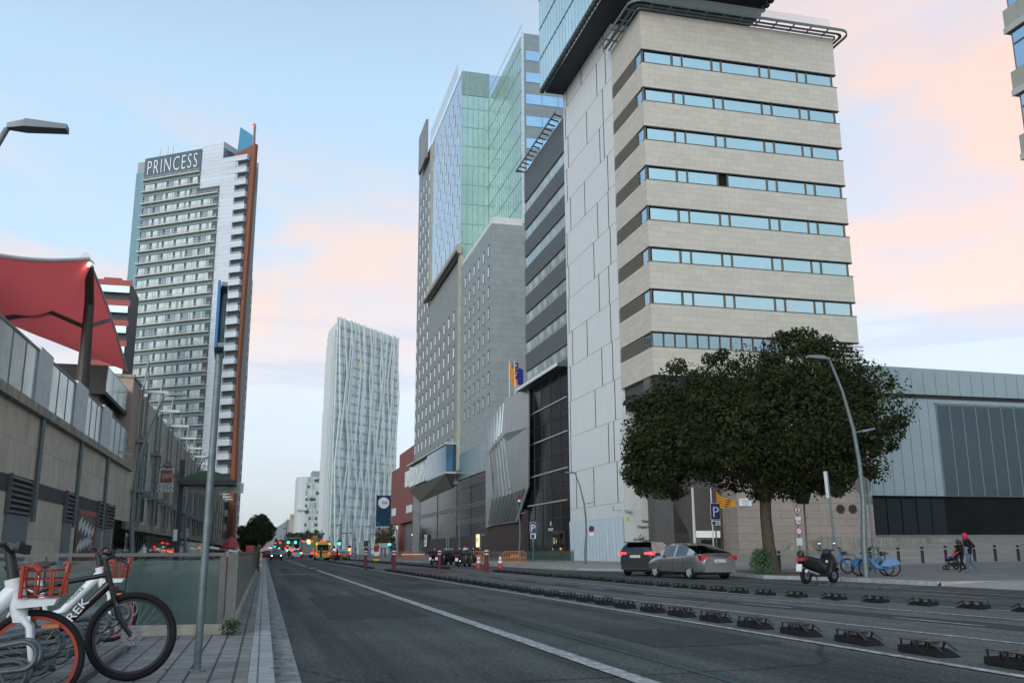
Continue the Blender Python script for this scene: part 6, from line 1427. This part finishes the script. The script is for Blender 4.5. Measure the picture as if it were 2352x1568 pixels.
# =====================================================================  TRAFFIC LIGHTS, FAR POLES
PX=lambda zx,zy:((1000+zx/4.704)/1.7415,(2000+zy/4.704)/1.7415)
PY=lambda zx,zy:((1350+zx/4.126)/1.7415,(1950+zy/4.126)/1.7415)
def tlight(label,px,py_,Y,m,h0=0,housing=True,r=.16,pole=True):
    p=at(px,py_,Y=Y); t=thing('traffic_light',label,'traffic light',(p.x,Y,0))
    if pole: MB().cyl((0,.12,0),(0,.12,p.z+.5),.06,n=6).build('pole',greysteel,t)
    if housing: MB().box(-.17,.17,0,.2,p.z-.25,p.z+.65).build('housing',black,t)
    MB().ball((0,-.08,p.z),r*.75,6).build('lamp',m,t); return t
for zx,zy,Y,m,r,l in((1680,815,150,gg,.30,'large green traffic light in front of the lattice tower'),(1870,925,150,ga,.28,'amber flashing light right of the large green traffic light'),(1580,930,160,ga,.22,'amber light low on a pole left of the large green traffic light'),(160,800,120,gg,.16,'green traffic light in front of the tall dark tree'),(695,940,170,gg,.25,'green light low above the pale van'),(955,990,170,gg,.2,'green light beside the lorry'),(470,868,220,gg,.18,'whitish green light left on the far avenue'),(550,900,220,gg,.2,'green light beneath the red ones on the far avenue'),(565,795,230,gr,.32,'right one of the two red lights high on the far avenue'),(475,808,230,gr,.25,'left one of the two red lights high on the far avenue'),(700,865,230,gr,.3,'red light just above the low green light'),(668,900,230,gr,.3,'red light just left of the low green light'),(330,910,300,gr,.3,'small red light in the distance beside the tall dark tree'),(395,893,300,gg,.25,'small green light in the distance beside the tall dark tree'),(350,865,320,gr,.3,'upper red light in the distance beside the tall dark tree'),(365,890,330,gg,.25,'pale green light between two red ones in the distance')):
    x_,y_=PX(zx,zy); tlight(l,x_,y_,Y,m,r=r)
x_,y_=PY(858,935); tlight('green traffic light beside the white direction sign near the red building',x_,y_,150,gg,r=.26)
rr=random.Random(6)
for i in range(16):
    x_,y_=PX(735+i*12+rr.uniform(-4,4),905+rr.uniform(0,70)); p=at(x_,y_,Y=300); t=thing('tail_lamp','%s small vehicle lamp from the left in the mass above the pale van'%ordw(i).replace('nearest','first'),'light',(p.x,300,p.z),0,'distant red vehicle lamps'); MB().ball((0,0,0),.2,5).build('lamp',gr if i%4 else ga,t); MB().cyl((0,0,0),(0,0,-p.z),.03,n=5).build('pole',greysteel,t)
def gantry(label,zx0,zx1,zy,zyb,Y,lights,boards=()):
    x0,y0=PX(zx0,zy); x1,_=PX(zx1,zy); p=at(x0,y0,Y=Y); p1=at(x1,y0,Y=Y); t=thing('signal_gantry',label,'traffic light',(p.x,Y,0)); L_=p1.x-p.x
    b=MB(); b.tube([(0,0,0),(0,0,p.z-.3),(.3*(1 if L_>0 else -1),0,p.z),(L_,0,p1.z)],.13,8); b.tube([(0,0,p.z-1.1),(L_*.95,0,p.z-1.1)],.06,6); b.build('frame',greysteel,t)
    for lx,ly,m,r in lights: q=at(*PX(lx,ly),Y=Y); MB().box(q.x-p.x-.2,q.x-p.x+.2,-.1,.1,q.z-.3,q.z+.9).build('housing',darksteel,t); MB().ball((q.x-p.x,-.15,q.z),r,6).build('lamp',m,t)
    for lx,ly in boards: q=at(*PX(lx,ly),Y=Y); MB().box(q.x-p.x-.35,q.x-p.x+.35,-.1,.1,q.z-1.1,q.z+1.1).build('backing_board',mat('board_orange',(.38,.17,.02),.5,var=0),t)
gantry('curved signal gantry with two green lamps left of the centre trees',970,640,712,0,190,((720,790,gg,.26),(855,790,gg,.26)))
gantry('long signal gantry with amber and green lamps and an orange board over the roadway',1395,1050,738,0,170,((1100,770,ga,.32),(1112,805,gg,.22)),((1215,785),))
x_,y_=PX(183,770); q=at(x_,y_,Y=119); t=thing('signal_board','narrow orange board beside the green light before the tall dark tree','sign',(q.x,119,0)); MB().box(-.22,.22,0,.1,q.z-1,q.z+1).build('backing_board',MATS['board_orange'],t); MB().cyl((0,.2,0),(0,.2,q.z),.06,n=6).build('pole',greysteel,t)
for zx,zt_,Y,l in((700,335,260,'tall thin mast with small floodlights left of the far trees'),(1735,235,190,'tall mast with small floodlights in front of the lattice tower'),(1275,600,230,'lamp mast with a long arm in front of the far trees'),(1350,560,240,'thin tall mast behind the long signal gantry'),(1940,450,230,'mast with short arms at the right part of the lattice tower foot'),(2280,280,210,'tall mast with floodlights near the navy banner'),(590,655,330,'first thin pole left of the tall mast on the avenue'),(655,640,330,'second thin pole left of the tall mast on the avenue'),(1500,655,200,'plain mast at the left edge of the lattice tower')):
    x_,y_=PX(zx,zt_); q=at(x_,y_,Y=Y); t=thing('light_mast',l,'street lamp',(q.x,Y,0)); MB().cyl((0,0,0),(0,0,q.z),.16,.08,8).build('pole',greysteel,t); b=MB()
    for j in range(4): s_=1 if j%2 else -1; b.box(s_*.1,s_*1.0,-.1,.1,q.z*.72-j*1.6,q.z*.72-j*1.6+.18) if s_>0 else b.box(-1.0,-.1,-.1,.1,q.z*.72-j*1.6,q.z*.72-j*1.6+.18)
    b.build('floodlight',darksteel,t)
def board(label,px0,py0,px1,py1,Y,m,nm='direction_sign',rows=3):
    a=at(px0,py1,Y=Y); b_=at(px1,py0,Y=Y); t=thing(nm,label,'sign',(a.x,Y,0)); w_=b_.x-a.x; MB().box(0,w_,0,.1,a.z,b_.z).build('sign_board',m,t)
    for x in(w_*.25,w_*.75): MB().cyl((x,.2,0),(x,.2,a.z+.3),.08,n=6).build('pole',greysteel,t)
    e=MB()
    for i in range(rows): hh=(b_.z-a.z)/rows; e.box(w_*.25,w_*.85,-.03,-.005,a.z+hh*(i+.35),a.z+hh*(i+.6)); e.box(w_*.07,w_*.17,-.03,-.005,a.z+hh*(i+.3),a.z+hh*(i+.7))
    if rows: e.build('lettering',mat('sign_grey_text',(.14,.17,.22),.5,var=0),t)
    return t
wsign=mat('direction_white',(.36,.42,.42),.5,var=0)
board('tall white direction sign with lines of text before the lattice tower',*PX(2030,785),*PX(2200,930),150,wsign,rows=4)
board('wide white direction sign with arrows left of the green light by the red building',*PY(675,912),*PY(840,992),150,wsign)
board('white sign board left of the lattice tower foot',*PX(1430,840),*PX(1520,925),170,wsign,rows=2)
board('small blue sign plate before the lattice tower',*PX(1968,882),*PX(2003,920),150,signnavy,rows=0); board('narrow blue and white information panel right of the tall direction sign',*PY(500,928),*PY(530,1010),150,mat('info_panel',(.25,.36,.5),.5,var=.3,vs=2),rows=1)
board('grey back of a sign before the dark podium left of the curved lamp',*PY(1797,690),*PY(1855,778),120,galv,rows=0)
a=at(*PY(645,930),Y=128); t=thing('totem_sign','narrow red and white vertical totem standing on the pavement by the direction sign','sign',(a.x,128,0)); z_=a.z
for i,(f0,f1,m) in enumerate(((.0,.15,yellow),(.15,.3,red),(.3,.55,white),(.55,.95,sailred),(.95,1,yellow))): MB().box(-.33,.33,-.1+.0,.1,z_*f0,z_*f1-.01).build('panel',m,t)
t=thing('pavement_bench','white slatted bench in front of the distant orange work barriers','bench',tuple(at(*PY(1245,1225),Z=.1))); MB().box(-1.2,1.2,0,.4,.75,.85).build('seat',white,t); MB().box(-1.1,-1.0,.1,.3,0,.75).build('leg',greysteel,t); MB().box(1.0,1.1,.1,.3,0,.75).build('leg',greysteel,t)
# parasol / red stall at the end of the footway
q=at(530,1262,Y=66); t=thing('red_parasol','closed red parasol and stall beyond the barrier arm beside the shopping centre','parasol',(q.x,66,0)); MB().cyl((0,0,0),(0,0,3.6),.04,n=6).build('pole',greysteel,t); MB().lathe([(1.0,2.5),(.7,3.1),(.05,3.7)],'z',n=10).build('canopy',red,t); MB().box(-.9,.2,-.3,.3,0,1.3).build('stall',red,t); MB().box(-.5,-.1,-.35,-.3,1.5,2.1).build('menu_board',offwhite,t); t.scale=(.6,.6,.6)
q=at(460,1240,Y=80); t=thing('shop_sign','row of dark letters reading FOODIES above the shop fronts behind the sign pole','sign',(XM+.35,115,5.0)); text('FOODIES',1.5,.05,offwhite,t,(0,0,-2.2),rot=(R(90),0,R(90)))
# =====================================================================  PEOPLE
def person(label,loc,rz,joints,mats_,cut,h=1.7,name='person',group=None):
    """joints: name->(x,y,z,r); facing +x. edges fixed. mats_: (legs, torso, skin); cut heights"""
    t=thing(name,label,'person',loc,rz,group); J=joints
    E_=[('pel','sp'),('sp','ch'),('ch','nk'),('nk','hd'),('hd','tp'),('pel','hl'),('hl','kl'),('kl','al'),('al','tl'),('pel','hr'),('hr','kr'),('kr','ar'),('ar','tr'),('ch','sl'),('sl','el'),('el','wl'),('wl','fl'),('ch','sr'),('sr','er'),('er','wr'),('wr','fr')]
    names=list(J); me=bpy.data.meshes.new('body'); me.from_pydata([J[n][:3] for n in names],[(names.index(a),names.index(b)) for a,b in E_],[])
    o=bpy.data.objects.new('body',me); COL.objects.link(o); md=o.modifiers.new('s','SKIN'); 
    for i,n in enumerate(names): sv=me.skin_vertices[0].data[i]; sv.radius=(J[n][3],J[n][3]*(J[n][4] if len(J[n])>4 else 1)); sv.use_root=(n=='pel')
    s2=o.modifiers.new('ss','SUBSURF'); s2.levels=s2.render_levels=2
    dg=bpy.context.evaluated_depsgraph_get(); m2=bpy.data.meshes.new_from_object(o.evaluated_get(dg)); bpy.data.objects.remove(o)
    m2.materials.clear()
    for m in mats_: m2.materials.append(m)
    zh,zn,zf=cut
    for p in m2.polygons:
        c=p.center; hand=min((c-Vector(J['fl'][:3])).length,(c-Vector(J['fr'][:3])).length)<.07
        p.material_index=3 if c.z<zf else (0 if c.z<zh else (1 if c.z<zn and not hand else 2)); p.use_smooth=True
    o=bpy.data.objects.new('body',m2); COL.objects.link(o); o.parent=t; return t
def walker(h=1.72,st=.28,lean=.04,arms=None,fat=1.0):
    k=h/1.72; J=dict(pel=(0,0,.95,.13*fat),sp=(.02,0,1.12,.125*fat),ch=(.03+lean,0,1.33,.15*fat),nk=(.05+lean,0,1.49,.055),hd=(.08+lean,0,1.58,.085),tp=(.08+lean,0,1.66,.075),
      hl=(0,.09,.90,.095*fat),kl=(st*.55,.09,.50,.065*fat),al=(st*.75,.09,.10,.042),tl=(st*.75+.17,.10,.035,.035),hr=(0,-.09,.90,.095*fat),kr=(-st*.2,-.09,.50,.065*fat),ar=(-st*1.15,-.09,.14,.042),tr=(-st*1.1+.13,-.10,.04,.035),
      sl=(.02+lean,.19,1.41,.065),el=(-.05,.25,1.14,.05),wl=(.08,.26,.92,.035),fl=(.12,.25,.85,.032),sr=(.02+lean,-.19,1.41,.065),er=(.05,-.25,1.14,.05),wr=(.2,-.24,.95,.035),fr=(.25,-.23,.90,.032))
    if arms: J.update(arms)
    return {n:(v[0]*k,v[1]*k,v[2]*k,v[3]*k,*v[4:]) for n,v in J.items()}
shoe=mat('shoe_grey',(.12,.12,.12),.7,var=0)
q=at(2229,1300,Z=.42); Pq=Vector((q.x,q.y,gh(q.x,q.y))); 
hd_dir=R(168)
pp=person('person in black jacket, jeans and pink hood walking beside the stroller',tuple(Pq),hd_dir,walker(1.76,.26,.05,dict(el=(-.12,.26,1.13,.07),wl=(.10,.20,1.02,.045),fl=(.17,.15,1.05,.036),er=(-.02,-.26,1.14,.07),wr=(.22,-.26,1.05,.045),fr=(.30,-.25,1.06,.036)),fat=1.15),(denim,coat,skin,shoe),(.86,1.52,.09))
MB().ball((.13,0,1.64),.125,10,1.05).build('hood',pinkc,pp,smooth=60); MB().prism([(-.02,1.44),(.16,1.42),(.17,1.54),(.0,1.58)],'y',-.12,.12,taper=.7).build('collar',pinkc,pp,smooth=60)
jk=MB(); jk.lathe([(.19,.80),(.215,.95),(.20,1.15),(.225,1.34),(.16,1.46),(.06,1.52)],'z',n=14); o=jk.build('jacket',coat,pp,smooth=60); o.scale=(.72,1.05,1); o.location=(.04,0,.02)
q2=at(2206,1300,Z=.42); P2_=(q2.x,q2.y-.15,gh(q2.x,q2.y)); gp=person('person with long dark hair and grey backpack pushing the stroller',P2_,R(175),walker(1.45,.25,.05,dict(el=(.12,.22,1.15,.05),wl=(.32,.18,1.05,.035),fl=(.40,.17,1.04,.03),er=(.12,-.22,1.15,.05),wr=(.32,-.18,1.05,.035),fr=(.40,-.17,1.04,.03))),(coat,coat,skin,black),(.72,1.25,.07))
MB().ball((.11,0,1.36),.105,9,1.1).build('hair',hairm,gp,smooth=60); MB().tube([(.03,0,1.38),(-.06,0,1.2),(-.09,0,1.0)],[.07,.07,.03],8).build('hair',hairm,gp,smooth=60)
bp=MB(); bp.prism([(-.12,.78),(-.33,.76),(-.36,.95),(-.30,1.14),(-.14,1.18)],'y',-.16,.16,taper=.75); bp.build('backpack',greyc,gp,smooth=60)
q3=at(2190,1297,Z=.42); P3_=(q3.x,q3.y,gh(q3.x,q3.y)); sr_=thing('stroller','black three-wheeled stroller pushed across the plaza','stroller',P3_,R(175))
b=MB()
for s_ in(-.22,.22): b.tube([(-.55,s_,1.02),(-.25,s_,.62),(.2,s_,.30),(.38,s_*.6,.22)],.018,6); b.tube([(-.3,s_,.15),(-.1,s_,.5)],.018,6); b.tube([(-.3,s_,.15),(.38,s_*.6,.22)],.014,6)
b.tube([(-.55,-.22,1.02),(-.55,.22,1.02)],.02,6); b.build('frame',darksteel,sr_)
for x,y_,r_ in((-.32,-.27,.15),(-.32,.27,.15),(.42,.12,.10),(.42,-.12,.10)): MB().lathe([(r_*.55,-.02),(r_,-.025),(r_,.025),(r_*.55,.02)],'y',c=(x,y_,r_),n=18,closed=True).build('wheel',rubber,sr_); 
MB().prism([(-.35,.9),(-.1,.45),(.25,.42),(.3,.5),(.0,.56),(-.22,.95)],'y',-.19,.19,taper=.9).build('seat',coat,sr_); MB().prism([(-.25,.2),(.2,.2),(.2,.35),(-.2,.38)],'y',-.16,.16).build('basket',black,sr_)
ch=person('small child in a pink top lying back in the stroller',(P3_[0],P3_[1],P3_[2]+.0),R(175),{'pel':(.0,0,.58,.08),'sp':(-.06,0,.66,.08),'ch':(-.12,0,.76,.085),'nk':(-.15,0,.84,.04),'hd':(-.17,0,.90,.07),'tp':(-.18,0,.97,.06),'hl':(.03,.05,.57,.05),'kl':(.2,.06,.62,.038),'al':(.38,.06,.60,.028),'tl':(.42,.06,.67,.03),'hr':(.03,-.05,.57,.05),'kr':(.2,-.06,.63,.038),'ar':(.38,-.06,.62,.028),'tr':(.42,-.06,.69,.03),'sl':(-.12,.10,.79,.035),'el':(-.04,.13,.7,.03),'wl':(.04,.11,.68,.022),'fl':(.07,.10,.68,.02),'sr':(-.12,-.10,.79,.035),'er':(-.04,-.13,.7,.03),'wr':(.04,-.11,.68,.022),'fr':(.07,-.10,.68,.02)},(bluec,pinkc,skin,pinkc),(.645,.86,-1))
for (zx,zy,lab,leg,tor,hh,rz_) in((1325,1138,'person in dark clothes crossing in front of the ambulance',coat,coat,1.75,0),(1642,1142,'person in a dark coat crossing beside the taxis',coat,coat,1.85,180),(730,1095,'person standing in the distance beside the pale van',coat,coat,1.7,90)):
    q=at(*PX(zx,zy),Z=0); person(lab,(q.x,q.y,0),R(rz_),walker(hh,.25),(leg,tor,skin,black),(.9,1.5,.06))
q=at(*PY(908,1205),Z=.12); q.y=min(q.y,120); q=at(*PY(908,1100),Y=118); person('person in a blue top standing by the distant orange barriers',(q.x,118,.0),R(180),walker(1.9,.1),(coat,bluec,skin,black),(.95,1.65,.06)).scale=(1.2,1.2,1.2)
q=at(1700,1240,Y=60)
q=at(1069,1262,Y=96); person('person with dark hair and a pale top standing behind the parked scooters',(q.x,96,.1),R(90),walker(1.65,.1),(coat,offwhite,skin,black),(.85,1.4,.06))
q=at(1213,1262,Y=94)

# =====================================================================  HAZE
hz=MB().box(-3000,6000,-80,9500,-21,420).build('haze',None); tag(hz,kind='stuff')
hm_=bpy.data.materials.new('haze_air'); hm_.use_nodes=True; nt2=hm_.node_tree; nt2.nodes.remove(nt2.nodes['Principled BSDF']); pv_=nt2.nodes.new('ShaderNodeVolumePrincipled'); pv_.inputs['Density'].default_value=5e-5; pv_.inputs['Color'].default_value=(.9,.93,.95,1); nt2.links.new(pv_.outputs[0],nt2.nodes['Material Output'].inputs['Volume'])
hz.data.materials.clear(); hz.data.materials.append(hm_)
